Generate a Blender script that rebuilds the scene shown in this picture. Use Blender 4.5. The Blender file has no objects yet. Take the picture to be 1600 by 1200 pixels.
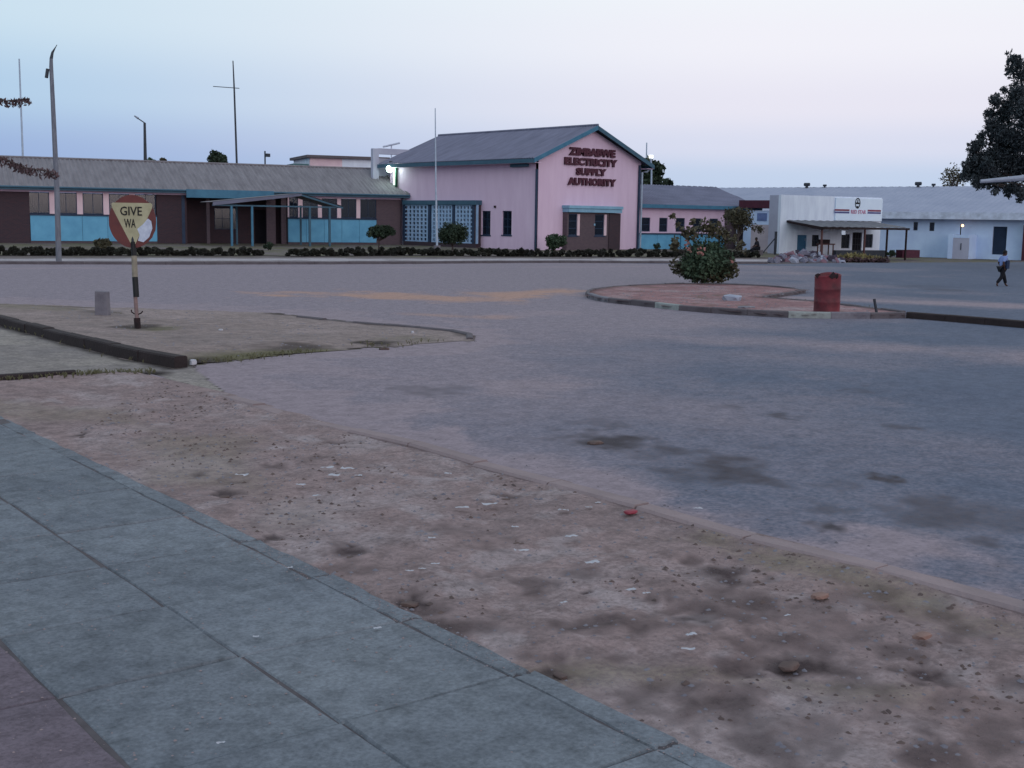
import bpy, bmesh, math, random
import numpy as np
from mathutils import Vector, Matrix
random.seed(7); rng = np.random.default_rng(7)
sc = bpy.context.scene
C = sc.collection
R_ = math.radians

# ---------------------------------------------------------------- camera
FPX, HZ, ROLL, PHI, CAMH = 1900.0, 342.0, .015, R_(48), 2.1
pit = math.atan((600-HZ)/FPX)
hf = Vector((math.cos(PHI), math.sin(PHI), 0))
R0 = Vector((math.sin(PHI), -math.cos(PHI), 0))
FW = Vector((hf.x*math.cos(pit), hf.y*math.cos(pit), -math.sin(pit)))
U0 = R0.cross(FW)
RT = R0*math.cos(ROLL) + U0*math.sin(ROLL)
UP = -R0*math.sin(ROLL) + U0*math.cos(ROLL)
cd = bpy.data.cameras.new('camera'); cam = bpy.data.objects.new('camera', cd); C.objects.link(cam)
cam.matrix_world = Matrix(((RT.x, UP.x, -FW.x, 0), (RT.y, UP.y, -FW.y, 0), (RT.z, UP.z, -FW.z, CAMH), (0, 0, 0, 1)))
cd.sensor_width = 36; cd.lens = 36*FPX/1600; cd.clip_end = 3000; cd.clip_start = .1
sc.camera = cam
CO = Vector((0, 0, CAMH))

# ---------------------------------------------------------------- world, sun, exposure
w = bpy.data.worlds.new('World'); sc.world = w; w.use_nodes = True
nt = w.node_tree; nt.nodes.clear(); N = nt.nodes; L = nt.links
SUN_AZ = R_(-106)      # world azimuth the dusk glow comes from (measured from +X)
SUN_EL = R_(9)
def s2l(c):
    return tuple(((v/12.92) if v <= .04045 else ((v+.055)/1.055)**2.4) for v in [x/255 for x in c])
out = N.new('ShaderNodeOutputWorld'); bg = N.new('ShaderNodeBackground')
tc = N.new('ShaderNodeTexCoord'); nrm = N.new('ShaderNodeVectorMath'); nrm.operation = 'NORMALIZE'
L.new(tc.outputs['Generated'], nrm.inputs[0])
sep = N.new('ShaderNodeSeparateXYZ'); L.new(nrm.outputs[0], sep.inputs[0])
def ramp(stops):
    r = N.new('ShaderNodeValToRGB'); r.color_ramp.interpolation = 'EASE'
    e = r.color_ramp.elements
    while len(e) < len(stops): e.new(.5)
    for el, (p, c) in zip(e, stops):
        el.position = p; el.color = (*s2l(c), 1)
    return r
cool = ramp([(0, (140, 160, 208)), (.045, (152, 178, 222)), (.09, (176, 206, 234)), (.15, (202, 225, 241)), (.2, (212, 234, 244)), (.45, (222, 238, 248)), (1, (196, 218, 240))])
warm = ramp([(0, (184, 200, 232)), (.035, (196, 212, 238)), (.06, (219, 223, 243)), (.09, (234, 232, 246)), (.14, (244, 243, 252)), (.2, (245, 250, 254)), (.5, (236, 244, 250)), (1, (196, 218, 240))])
for r in (cool, warm): L.new(sep.outputs['Z'], r.inputs[0])
dt = N.new('ShaderNodeVectorMath'); dt.operation = 'DOT_PRODUCT'
L.new(nrm.outputs[0], dt.inputs[0])
az_right = Vector((math.cos(R_(-30)), math.sin(R_(-30)), 0)); dt.inputs[1].default_value = az_right
mr = N.new('ShaderNodeMapRange'); mr.interpolation_type = 'SMOOTHSTEP'; L.new(dt.outputs['Value'], mr.inputs[0])
mr.inputs[1].default_value = -.28; mr.inputs[2].default_value = .42
mx = N.new('ShaderNodeMixRGB'); L.new(mr.outputs[0], mx.inputs[0]); L.new(cool.outputs[0], mx.inputs[1]); L.new(warm.outputs[0], mx.inputs[2])
sky = N.new('ShaderNodeTexSky'); sky.sky_type = 'NISHITA'; sky.sun_disc = False
sky.sun_elevation = SUN_EL; sky.sun_rotation = R_(90) - SUN_AZ
sk = N.new('ShaderNodeMixRGB'); sk.blend_type = 'MULTIPLY'; sk.inputs[0].default_value = 1; L.new(sky.outputs[0], sk.inputs[1]); sk.inputs[2].default_value = (.1, .1, .1, 1)
m2 = N.new('ShaderNodeMixRGB'); m2.inputs[0].default_value = .04; L.new(mx.outputs[0], m2.inputs[1]); L.new(sk.outputs[0], m2.inputs[2])
L.new(m2.outputs[0], bg.inputs[0]); bg.inputs[1].default_value = 1.0
L.new(bg.outputs[0], out.inputs[0])
sd = bpy.data.lights.new('sun', 'SUN'); so = bpy.data.objects.new('sun', sd); C.objects.link(so)
sd.energy = .8; sd.angle = R_(35); sd.color = (1, .86, .86)
sv = Vector((math.cos(SUN_AZ)*math.cos(SUN_EL), math.sin(SUN_AZ)*math.cos(SUN_EL), math.sin(SUN_EL)))
so.rotation_euler = sv.to_track_quat('Z', 'Y').to_euler()
sc.view_settings.view_transform = 'Standard'; sc.view_settings.look = 'None'
sc.view_settings.exposure = 0; sc.view_settings.gamma = 1; sc.view_settings.use_curve_mapping = False
sc.render.engine = 'CYCLES'; sc.cycles.max_bounces = 5; sc.cycles.transparent_max_bounces = 12

# ---------------------------------------------------------------- pixel -> place helpers (photograph pixels, 1600 x 1200)
def ray(x, y): return FW*FPX + RT*(x-800) - UP*(y-600)
def G(x, y, z=0.0):
    d = ray(x, y); t = (z-CAMH)/d.z; return CO + d*t
def D(x, y, dist):
    d = ray(x, y); return CO + d*(dist/FPX)
def dist_of(p): return (Vector(p)-CO).dot(FW)
class Fr:                       # a vertical frame: origin, heading of its local x
    def __init__(s, o, ang):
        s.o = Vector((o[0], o[1], 0)); s.a = ang
        s.ux = Vector((math.cos(ang), math.sin(ang), 0)); s.uy = Vector((-math.sin(ang), math.cos(ang), 0))
    def hit(s, px, py, y=0.0):  # on the plane local y = const -> local (x, z)
        d = ray(px, py); t = (y - (CO-s.o).dot(s.uy))/d.dot(s.uy); p = CO+d*t
        return (p-s.o).dot(s.ux), p.z
    def hitx(s, px, py, x=0.0):
        d = ray(px, py); t = (x - (CO-s.o).dot(s.ux))/d.dot(s.ux); p = CO+d*t
        return (p-s.o).dot(s.uy), p.z
    def X(s, px, py=350, y=0.0): return s.hit(px, py, y)[0]
    def w(s, x, y, z=0): return s.o + s.ux*x + s.uy*y + Vector((0, 0, z))

# ---------------------------------------------------------------- materials
def mat(name, c1, c2=None, scale=2.0, rough=.85, bump=0.0, bscale=40, spec=.3, contrast=.5, emit=None, detail=6, metal=0, stretch=None):
    m = bpy.data.materials.new(name); m.use_nodes = True
    n = m.node_tree.nodes; l = m.node_tree.links; b = n['Principled BSDF']
    b.inputs['Roughness'].default_value = rough; b.inputs['Specular IOR Level'].default_value = spec; b.inputs['Metallic'].default_value = metal
    a = (*s2l(c1), 1)
    if c2 is None: c2 = tuple(v*.82 for v in c1)
    t = n.new('ShaderNodeTexCoord'); no = n.new('ShaderNodeTexNoise'); no.inputs['Scale'].default_value = scale; no.inputs['Detail'].default_value = detail; no.inputs['Roughness'].default_value = .62
    src = t.outputs['Object']
    if stretch:
        mp = n.new('ShaderNodeMapping'); mp.inputs['Scale'].default_value = stretch; l.new(src, mp.inputs[0]); src = mp.outputs[0]
    l.new(src, no.inputs['Vector'])
    r = n.new('ShaderNodeMapRange'); r.inputs[1].default_value = .5-contrast*.35; r.inputs[2].default_value = .5+contrast*.35; l.new(no.outputs[0], r.inputs[0])
    mi = n.new('ShaderNodeMixRGB'); l.new(r.outputs[0], mi.inputs[0]); mi.inputs[1].default_value = (*s2l(c2), 1); mi.inputs[2].default_value = a
    l.new(mi.outputs[0], b.inputs['Base Color'])
    if bump:
        nb = n.new('ShaderNodeTexNoise'); nb.inputs['Scale'].default_value = bscale; nb.inputs['Detail'].default_value = 5; l.new(t.outputs['Object'], nb.inputs['Vector'])
        bp = n.new('ShaderNodeBump'); bp.inputs['Strength'].default_value = bump; bp.inputs['Distance'].default_value = .02; l.new(nb.outputs[0], bp.inputs['Height']); l.new(bp.outputs[0], b.inputs['Normal'])
    if emit:
        b.inputs['Emission Color'].default_value = (*s2l(emit[0]), 1); b.inputs['Emission Strength'].default_value = emit[1]
    return m
def brick_mat(name, c1, c2, mortar):
    m = bpy.data.materials.new(name); m.use_nodes = True
    n = m.node_tree.nodes; l = m.node_tree.links; b = n['Principled BSDF']; b.inputs['Roughness'].default_value = .9
    t = n.new('ShaderNodeTexCoord'); mp = n.new('ShaderNodeMapping'); mp.inputs['Rotation'].default_value = (R_(90), 0, 0)
    l.new(t.outputs['Object'], mp.inputs[0])
    k = n.new('ShaderNodeTexBrick'); l.new(mp.outputs[0], k.inputs[0]); k.inputs['Scale'].default_value = 1
    k.inputs['Brick Width'].default_value = .23; k.inputs['Row Height'].default_value = .085; k.inputs['Mortar Size'].default_value = .01
    k.inputs['Color1'].default_value = (*s2l(c1), 1); k.inputs['Color2'].default_value = (*s2l(c2), 1); k.inputs['Mortar'].default_value = (*s2l(mortar), 1)
    l.new(k.outputs[0], b.inputs['Base Color']); return m
def glass_mat(name, tint, opac=.6):
    m = bpy.data.materials.new(name); m.use_nodes = True
    n = m.node_tree.nodes; l = m.node_tree.links; b = n['Principled BSDF']
    b.inputs['Base Color'].default_value = (*s2l(tint), 1); b.inputs['Roughness'].default_value = .08; b.inputs['Specular IOR Level'].default_value = .5
    b.inputs['Alpha'].default_value = opac; return m
def mask_mat(name, base, base2, dust, dark, grass, nscale=1.5, fine=25, bump=.5, vary=False, mott=1.0):
    """ground: attribute 'mask' R = dust, G = stains and darker strips, B = dry grass / orange; noise on all"""
    m = bpy.data.materials.new(name); m.use_nodes = True
    n = m.node_tree.nodes; l = m.node_tree.links; b = n['Principled BSDF']; b.inputs['Roughness'].default_value = .93; b.inputs['Specular IOR Level'].default_value = .15
    t = n.new('ShaderNodeTexCoord'); at = n.new('ShaderNodeAttribute'); at.attribute_name = 'mask'
    sp = n.new('ShaderNodeSeparateColor'); l.new(at.outputs['Color'], sp.inputs[0])
    def noise(s, d=7, r=.65):
        k = n.new('ShaderNodeTexNoise'); k.inputs['Scale'].default_value = s; k.inputs['Detail'].default_value = d; k.inputs['Roughness'].default_value = r; l.new(t.outputs['Object'], k.inputs['Vector']); return k
    def mix(f, a, c, bt='MIX'):
        k = n.new('ShaderNodeMixRGB'); k.blend_type = bt
        if isinstance(f, float): k.inputs[0].default_value = f
        else: l.new(f, k.inputs[0])
        for i, v in ((1, a), (2, c)):
            if isinstance(v, tuple): k.inputs[i].default_value = (*s2l(v), 1)
            else: l.new(v, k.inputs[i])
        return k.outputs[0]
    def rng_(v, a, c):
        k = n.new('ShaderNodeMapRange'); l.new(v, k.inputs[0]); k.inputs[1].default_value = a; k.inputs[2].default_value = c; return k.outputs[0]
    n1, n2 = noise(nscale), noise(fine, 8, .7)
    col = mix(rng_(n1.outputs[0], .3, .7), base, base2)
    add = n.new('ShaderNodeMath'); add.operation = 'MULTIPLY_ADD'; l.new(n2.outputs[0], add.inputs[0]); add.inputs[1].default_value = .9; add.inputs[2].default_value = -.45
    def edge(ch):
        k = n.new('ShaderNodeMath'); k.operation = 'ADD'; l.new(sp.outputs[ch], k.inputs[0]); l.new(add.outputs[0], k.inputs[1])
        q = n.new('ShaderNodeMath'); q.operation = 'MULTIPLY'; l.new(rng_(k.outputs[0], .12, .75), q.inputs[0])
        l.new(rng_(sp.outputs[ch], 0, .25), q.inputs[1]); return q.outputs[0]
    col = mix(edge(0), col, dust); col = mix(edge(2), col, grass); col = mix(edge(1), col, dark)
    n3 = noise(fine*.22, 5, .6); g0 = n.new('ShaderNodeMixRGB'); g0.blend_type = 'MULTIPLY'; g0.inputs[0].default_value = .34*mott; l.new(col, g0.inputs[1]); l.new(rng_(n3.outputs[0], .3, .6), g0.inputs[2]); col = g0.outputs[0]
    g = n.new('ShaderNodeMixRGB'); g.blend_type = 'MULTIPLY'; g.inputs[0].default_value = .55*mott
    gr = rng_(n2.outputs[0], .2, .62); l.new(col, g.inputs[1]); l.new(gr, g.inputs[2])
    oi = n.new('ShaderNodeObjectInfo'); rv = n.new('ShaderNodeMapRange'); l.new(oi.outputs['Random'], rv.inputs[0]); rv.inputs[3].default_value = .9 if vary else 1; rv.inputs[4].default_value = 1.08 if vary else 1
    gv = n.new('ShaderNodeMixRGB'); gv.blend_type = 'MULTIPLY'; gv.inputs[0].default_value = 1; l.new(g.outputs[0], gv.inputs[1]); l.new(rv.outputs[0], gv.inputs[2])
    l.new(gv.outputs[0], b.inputs['Base Color'])
    bp = n.new('ShaderNodeBump'); bp.inputs['Strength'].default_value = bump; bp.inputs['Distance'].default_value = .025; l.new(n2.outputs[0], bp.inputs['Height']); l.new(bp.outputs[0], b.inputs['Normal'])
    return m
def leaf_mat(name, c1, c2, scale=1.2, c3=None):
    m = mat(name, c1, c2, scale=scale, rough=.7, contrast=.9, detail=3)
    return m

M = dict(
    pink=mat('pink_paint', (212, 188, 210), (200, 174, 198), 1.6, .9, .15, 30, stretch=(1.3, 1.3, .22), contrast=.7),
    pinkcol=mat('pink_column_paint', (220, 196, 204), (205, 178, 190), 1, .85),
    blue=mat('blue_panel_paint', (102, 164, 198), (88, 148, 184), 1.2, .7),
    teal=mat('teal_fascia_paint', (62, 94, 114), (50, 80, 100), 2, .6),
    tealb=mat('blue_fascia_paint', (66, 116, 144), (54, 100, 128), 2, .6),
    tealpale=mat('pale_blue_paint', (132, 172, 196), (114, 154, 182), 2, .6),
    navy=mat('dark_blue_paint', (40, 58, 84), (32, 46, 70), 3, .6),
    pipe=mat('grey_pipe', (165, 178, 196), (140, 152, 172), 3, .5),
    brick=brick_mat('dark_red_brick', (64, 44, 52), (52, 40, 50), (62, 52, 60)),
    brickb=brick_mat('brown_brick', (88, 72, 80), (78, 64, 74), (88, 78, 84)),
    roof=mat('weathered_asbestos', (134, 130, 136), (102, 98, 104), 1.3, .95, .3, 15, contrast=.8, stretch=(2.2, .5, .5)),
    roofd=mat('dark_asbestos', (120, 121, 142), (92, 94, 112), 1.1, .95, .3, 15, contrast=.8, stretch=(.5, 2.2, .5)),
    roofs=mat('grey_shed_sheet', (154, 158, 178), (136, 142, 164), .5, .8, .1, 10, contrast=.7),
    shedw=mat('white_blue_wall', (196, 216, 244), (176, 196, 230), .6, .85, .1),
    gutter=mat('white_gutter', (205, 214, 236), None, 2, .6),
    white=mat('white_wall_paint', (224, 232, 246), (200, 208, 226), 1.8, .85, .1, stretch=(1.3, 1.3, .25), contrast=.6),
    greyw=mat('grey_wall_paint', (176, 178, 196), (158, 160, 180), .6, .85),
    board=mat('white_sign_board', (214, 228, 244), (204, 218, 238), .8, .5),
    maroon=mat('maroon_paint', (78, 34, 52), (64, 28, 44), 3, .6),
    red_stripe=mat('red_stripe', (140, 70, 90), None, 2, .6), blue_stripe=mat('blue_stripe', (84, 86, 140), None, 2, .6), pink_letter=mat('faded_red_letter', (190, 130, 160), None, 2, .6),
    black=mat('black_paint', (28, 28, 32), (18, 18, 22), 4, .6),
    dark=mat('dark_interior', (30, 28, 38), (22, 20, 30), 1, .9),
    curtain=mat('pale_curtain', (150, 165, 205), (110, 125, 170), 9, .9, stretch=(6, 6, .3)),
    wood=mat('grey_weathered_wood', (120, 122, 132), (92, 94, 106), 2, .9, .4, 20, stretch=(5, 5, .6)),
    metal=mat('grey_galvanised', (150, 156, 172), (124, 130, 148), 3, .5),
    darkmetal=mat('dark_steel', (52, 56, 66), (40, 44, 54), 3, .6),
    conc=mat('old_concrete', (128, 124, 132), (100, 96, 106), 3, .95, .5, 30),
    concd=mat('dirty_concrete', (104, 98, 104), (76, 68, 74), 2.2, .95, .6, 25, contrast=.9),
    concv=mat('dust_covered_kerb', (152, 134, 136), (120, 106, 108), 1.6, .95, .6, 25, contrast=.9),
    conck=mat('dark_kerb_concrete', (58, 48, 50), (38, 32, 34), 3, .95, .6, 25, contrast=.9),  # very dark concrete, mottled at random
    concp=mat('faded_white_kerb_paint', (158, 164, 162), (108, 108, 112), 4, .9, .4, 30, contrast=.9),
    joint=mat('joint_soil', (92, 86, 90), (74, 68, 72), 5, .95),
    drum=mat('rusty_red_drum', (126, 48, 58), (70, 34, 42), 2.2, .6, .3, 14, contrast=.55),
    rust=mat('dark_rust', (50, 34, 38), (30, 24, 28), 8, .9),
    signred=mat('faded_sign_red', (112, 60, 58), (88, 52, 54), 5, .6, contrast=.8),
    cream=mat('dirty_cream_paint', (182, 176, 148), (148, 142, 116), 6, .6, contrast=.8),
    peel=mat('bare_white_metal', (205, 212, 228), (160, 166, 190), 14, .4, contrast=.9),
    postpale=mat('dusty_pale_post_paint', (150, 142, 126), (116, 108, 100), 6, .8),
    postpink=mat('faded_pink_post_paint', (138, 114, 112), (108, 90, 92), 6, .8),
    leafh=leaf_mat('dark_hedge_leaf', (50, 52, 44), (34, 34, 34), 1.5),  # dark brown-green leaves
    leaft=leaf_mat('blue_grey_needles', (58, 66, 70), (40, 46, 54), 1.5),
    leafd=leaf_mat('dark_green_leaf', (52, 66, 48), (30, 42, 36), 2.5),
    leafm=leaf_mat('mid_green_leaf', (66, 84, 62), (36, 50, 42), 2.5),
    leafb=leaf_mat('brown_green_leaf', (88, 82, 62), (54, 54, 46), 2.0),
    leafr=leaf_mat('dry_red_brown_leaf', (96, 74, 78), (66, 54, 60), 3),
    leafy=leaf_mat('yellow_green_leaf', (108, 106, 80), (84, 82, 62), 3),
    flower=mat('salmon_pink_flower', (168, 124, 116), (134, 84, 88), 6, .8, contrast=.9),
    bark=mat('bark', (84, 74, 72), (58, 50, 52), 4, .95, .5),
    litter=mat('white_litter', (186, 184, 192), (150, 150, 160), 5, .6),
    stone=mat('grey_rubble', (124, 122, 138), (92, 90, 108), 4, .95), stoneb=mat('pale_rubble', (160, 164, 180), (130, 132, 150), 4, .95),
    stonep=mat('pinkish_rubble', (128, 96, 108), (104, 80, 92), 4, .95), stonec=mat('dark_rubble', (70, 62, 76), (52, 46, 60), 4, .95),
    leaflit=mat('brown_leaf_litter', (102, 84, 80), (76, 64, 64), 6, .95), straw=mat('dry_straw', (150, 138, 96), (112, 104, 72), 5, .95),
    skin=mat('dark_brown_skin', (76, 50, 42), (66, 42, 36), 5, .55), hair=mat('black_hair', (18, 16, 18), None, 5, .8),
    shirt=mat('pale_blue_shirt', (132, 148, 196), (112, 130, 178), 5, .9), trousers=mat('black_trousers', (22, 22, 32), None, 5, .9),
    bag=mat('dark_blue_bag', (38, 52, 82), None, 5, .8), tee=mat('dark_clothes', (30, 28, 38), None, 5, .9),
    lamp=mat('lit_lamp_glass', (235, 255, 245), None, 3, .3, emit=((225, 255, 240), 14)), lampo=mat('lit_orange_bulb', (255, 200, 150), None, 3, .3, emit=((255, 190, 140), 4)),
    screen=mat('pale_screen_block_paint', (150, 176, 206), (130, 158, 190), 2, .8),
    glass=glass_mat('window_glass', (26, 34, 48), .72),
    bluedoor=mat('blue_door_paint', (60, 108, 142), (48, 92, 126), 2, .6),
    browntable=mat('brown_wood', (98, 66, 66), (78, 52, 54), 3, .8),
    orange=mat('orange_cloth_scrap', (140, 110, 102), None, 5, .8), redlit=mat('red_wrapper', (140, 52, 68), None, 5, .6),
)

# ---------------------------------------------------------------- mesh builder and tagging
class MB:
    def __init__(s): s.v = []; s.f = []
    def add(s, vs, fs):
        k = len(s.v); s.v += [tuple(v) for v in vs]; s.f += [tuple(i+k for i in f) for f in fs]; return s
    def box(s, x0, x1, y0, y1, z0, z1, T=None):
        vs = [Vector((x, y, z)) for x in (x0, x1) for y in (y0, y1) for z in (z0, z1)]
        if T is not None: vs = [T @ v for v in vs]
        return s.add(vs, [(0, 1, 3, 2), (4, 6, 7, 5), (0, 4, 5, 1), (2, 3, 7, 6), (0, 2, 6, 4), (1, 5, 7, 3)])
    def tube(s, pts, rad, n=8, cap=True):
        pts = [Vector(p) for p in pts]
        if not isinstance(rad, (list, tuple)): rad = [rad]*len(pts)
        vs = []; fs = []; ref = None
        for i, p in enumerate(pts):
            d = (pts[min(i+1, len(pts)-1)]-pts[max(i-1, 0)]).normalized()
            a = d.cross(Vector((0, 0, 1))) if abs(d.z) < .9 else d.cross(Vector((1, 0, 0)))
            a.normalize(); b = d.cross(a)
            for k in range(n):
                t = 2*math.pi*k/n; vs.append(p+(a*math.cos(t)+b*math.sin(t))*rad[i])
        for i in range(len(pts)-1):
            for k in range(n):
                q = (k+1) % n; fs.append((i*n+k, i*n+q, (i+1)*n+q, (i+1)*n+k))
        if cap: fs += [tuple(range(n))[::-1], tuple(range((len(pts)-1)*n, len(pts)*n))]
        return s.add(vs, fs)
    def prism(s, poly, y0, y1):     # polygon in x-z, extruded along y
        n = len(poly); vs = [(x, y0, z) for x, z in poly]+[(x, y1, z) for x, z in poly]
        return s.add(vs, [tuple(range(n)), tuple(range(n, 2*n))[::-1]]+[(i, i+n, (i+1) % n+n, (i+1) % n) for i in range(n)])
    def slabpoly(s, poly, z0, z1):  # polygon in x-y, extruded along z
        n = len(poly); vs = [(p[0], p[1], z0) for p in poly]+[(p[0], p[1], z1) for p in poly]
        return s.add(vs, [tuple(range(n))[::-1], tuple(range(n, 2*n))]+[(i, (i+1) % n, (i+1) % n+n, i+n) for i in range(n)])
    def build(s, name, m, parent=None, bevel=0, smooth=False, kind=None):
        me = bpy.data.meshes.new(name); me.from_pydata(s.v, [], s.f); me.update()
        bm = bmesh.new(); bm.from_mesh(me); bmesh.ops.recalc_face_normals(bm, faces=bm.faces); bm.to_mesh(me); bm.free()
        if smooth: me.polygons.foreach_set('use_smooth', [True]*len(me.polygons))
        return link(name, me, m, parent, bevel, kind)
def link(name, me, m, parent=None, bevel=0, kind=None):
    o = bpy.data.objects.new(name, me); C.objects.link(o)
    if m is not None and not me.materials: me.materials.append(m)
    if parent is not None: o.parent = parent
    if bevel:
        b = o.modifiers.new('bevel', 'BEVEL'); b.width = bevel; b.segments = 1
    if kind: o['kind'] = kind
    return o
def tag(o, label, cat, group=None):
    o['label'] = label; o['category'] = cat
    if group: o['group'] = group
    return o
def thing(name, label, cat, loc=(0, 0, 0), rz=0, group=None):
    o = bpy.data.objects.new(name, None); C.objects.link(o); o.location = loc; o.rotation_euler = (0, 0, rz)
    o.empty_display_size = .2
    return tag(o, label, cat, group)
def fthing(name, label, cat, fr, group=None): return thing(name, label, cat, fr.o, fr.a, group)

# ---------------------------------------------------------------- numpy noise
_perm = rng.random((257, 257))
def vnoise(x, y):
    xi = np.floor(x).astype(int); yi = np.floor(y).astype(int); fx = x-xi; fy = y-yi
    fx = fx*fx*(3-2*fx); fy = fy*fy*(3-2*fy); a = _perm[xi % 256, yi % 256]; b = _perm[(xi+1) % 256, yi % 256]; c = _perm[xi % 256, (yi+1) % 256]; d = _perm[(xi+1) % 256, (yi+1) % 256]
    return (a*(1-fx)+b*fx)*(1-fy)+(c*(1-fx)+d*fx)*fy
def fbm(x, y, o=4):
    r = 0; a = .5; t = 0
    for i in range(o): r = r+a*vnoise(x+17.3*i, y+9.1*i); t += a; a *= .55; x = x*2.03; y = y*2.03
    return r/t
def inpoly(x, y, P):
    r = np.zeros(x.shape, bool); n = len(P)
    for i in range(n):
        x0, y0 = P[i][:2]; x1, y1 = P[(i+1) % n][:2]
        c = ((y0 > y) != (y1 > y)); r ^= c & (x < (x1-x0)*(y-y0)/((y1-y0) if y1 != y0 else 1e-9)+x0)
    return r
def dpoly(x, y, P):
    d = np.full(x.shape, 1e9)
    for i in range(len(P)-1):
        ax, ay = P[i][:2]; bx, by = P[i+1][:2]; vx, vy = bx-ax, by-ay; t = np.clip(((x-ax)*vx+(y-ay)*vy)/(vx*vx+vy*vy+1e-9), 0, 1)
        d = np.minimum(d, np.hypot(x-ax-t*vx, y-ay-t*vy))
    return d
def GL(*p): return [G(a, b) for a, b in p]

# ================================================================ GROUND
VK = GL((150, 575), (250, 595), (356, 621), (487, 659), (640, 697), (820, 745), (1000, 795), (1150, 835), (1380, 892), (1600, 955))   # verge kerb
VO = GL((0, 655), (200, 745), (400, 854), (512, 904), (658, 975), (775, 1033), (1000, 1137))                                          # pavement outer edge
dk = (VK[-1]-VK[3]).normalized(); VK = VK+[VK[-1]+dk*4]
dv = (VO[-1]-VO[0]).normalized(); VO = [VO[0]-dv*14]+VO+[VO[-1]+dv*6]
A_top = GL((-200, 459), (0, 510), (100, 538), (198, 563), (272, 577))                 # kerb A, its foot
B_line = GL((-250, 612), (0, 597), (120, 589), (240, 585))
NI = GL((-400, 462), (0, 475), (250, 484), (430, 490), (540, 503), (640, 511), (720, 519), (744, 526), (730, 533), (600, 543), (500, 552), (380, 563), (300, 573))   # near island outline, far side then tip
FK = GL((-900, 416), (0, 413.5), (300, 414), (630, 413), (850, 411), (1040, 412), (1200, 413))  # far kerb
FK2 = GL((1320, 411), (1600, 410), (2400, 418))
HEDGE = GL((-300, 401), (0, 399.5), (330, 400), (415, 399.5))
HEDGE2 = GL((455, 401), (640, 399.5), (800, 401), (1060, 402), (1190, 403))
road_poly = FK+FK2+GL((2600, 1500))+[VK[-1]+Vector((3, -9, 0))]+VK[::-1]+NI[::-1]+GL((-900, 452))
VOs = [p+Vector((-.16, -.1, 0)) for p in VO]
verge_poly = VK+[VK[-1]+Vector((2, -8, 0))]+[VOs[-1]+Vector((0, -5, 0))]+VOs[::-1]
sand_poly = NI+A_top[::-1]
drive_poly = A_top+GL((300, 573), (356, 621), (240, 586))+B_line[::-1]
def spacing(lo, hi):
    r = [0.0]; 
    while r[-1] < hi: r.append(r[-1]+.026+.0055*abs(r[-1]))
    q = [0.0]
    while q[-1] > lo: q.append(q[-1]-(.026+.0055*abs(q[-1])))
    return np.array(q[:0:-1]+r)
gx = spacing(-6, 88); gy = spacing(-2, 90)
GX, GY = np.meshgrid(gx, gy, indexing='ij')
cx = (GX[1:, 1:]+GX[:-1, :-1])/2; cy = (GY[1:, 1:]+GY[:-1, :-1])/2
jx = (fbm(cx*1.7, cy*1.7)-.5)*.45; jy = (fbm(cx*1.7+50, cy*1.7+50)-.5)*.45
# only cells the camera side could see
latc = cx*R0.x+cy*R0.y; fwdc = cx*hf.x+cy*hf.y
vis = (fwdc > 2.2) & (np.abs(latc) < fwdc*.62+2.5)
cls = np.zeros(cx.shape, int)      # 0 ground
cls[inpoly(cx+jx*.6, cy+jy*.6, road_poly)] = 1
cls[inpoly(cx, cy, verge_poly)] = 2
sp_j = inpoly(cx+jx*1.1, cy+jy*1.1, sand_poly) & (cls != 2); sp_i = inpoly(cx, cy, sand_poly) & (dpoly(cx, cy, A_top) < .5); cls[sp_j | sp_i] = 3; cls[inpoly(cx, cy, A_top+GL((272, 600), (-200, 520))) & (cls == 3)] = 0
cls[inpoly(cx, cy, drive_poly)] = 4
pave_zone = inpoly(cx, cy, [p+Vector((-.0, -.0, 0)) for p in VO]+[VO[-1]+Vector((-12, -3, 0)), VO[0]+Vector((-12, -3, 0))])
# stains: (px, py, radius m, strength)
ST = [(930, 690, .42, 1), (960, 668, .22, .5), (1035, 705, .25, .7), (1065, 708, .2, .6), (1130, 738, .5, .85), (1085, 745, .35, .5), (1110, 722, .15, .8), (1385, 750, .16, 1), (1310, 762, .2, .4),
      (1290, 825, .12, 1), (1295, 797, .2, .5), (1400, 800, .25, .4), (1480, 806, .5, .6), (1560, 815, .5, .45), (1530, 848, .12, .6), (1100, 674, .16, .5), (1220, 653, .2, .7), (1140, 638, .2, .4),
      (1410, 669, .2, .6), (1350, 610, .3, .5), (930, 660, .3, .35), (680, 612, .4, .5), (640, 607, .3, .4), (1050, 400, 1, 0), (850, 610, .5, .2), (1190, 700, .2, .3), (1020, 688, .12, .6), (1010, 715, .3, .35), (1330, 745, .3, .2), (1500, 455, 1.2, .45), (1430, 447, 1.5, .35)]
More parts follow.
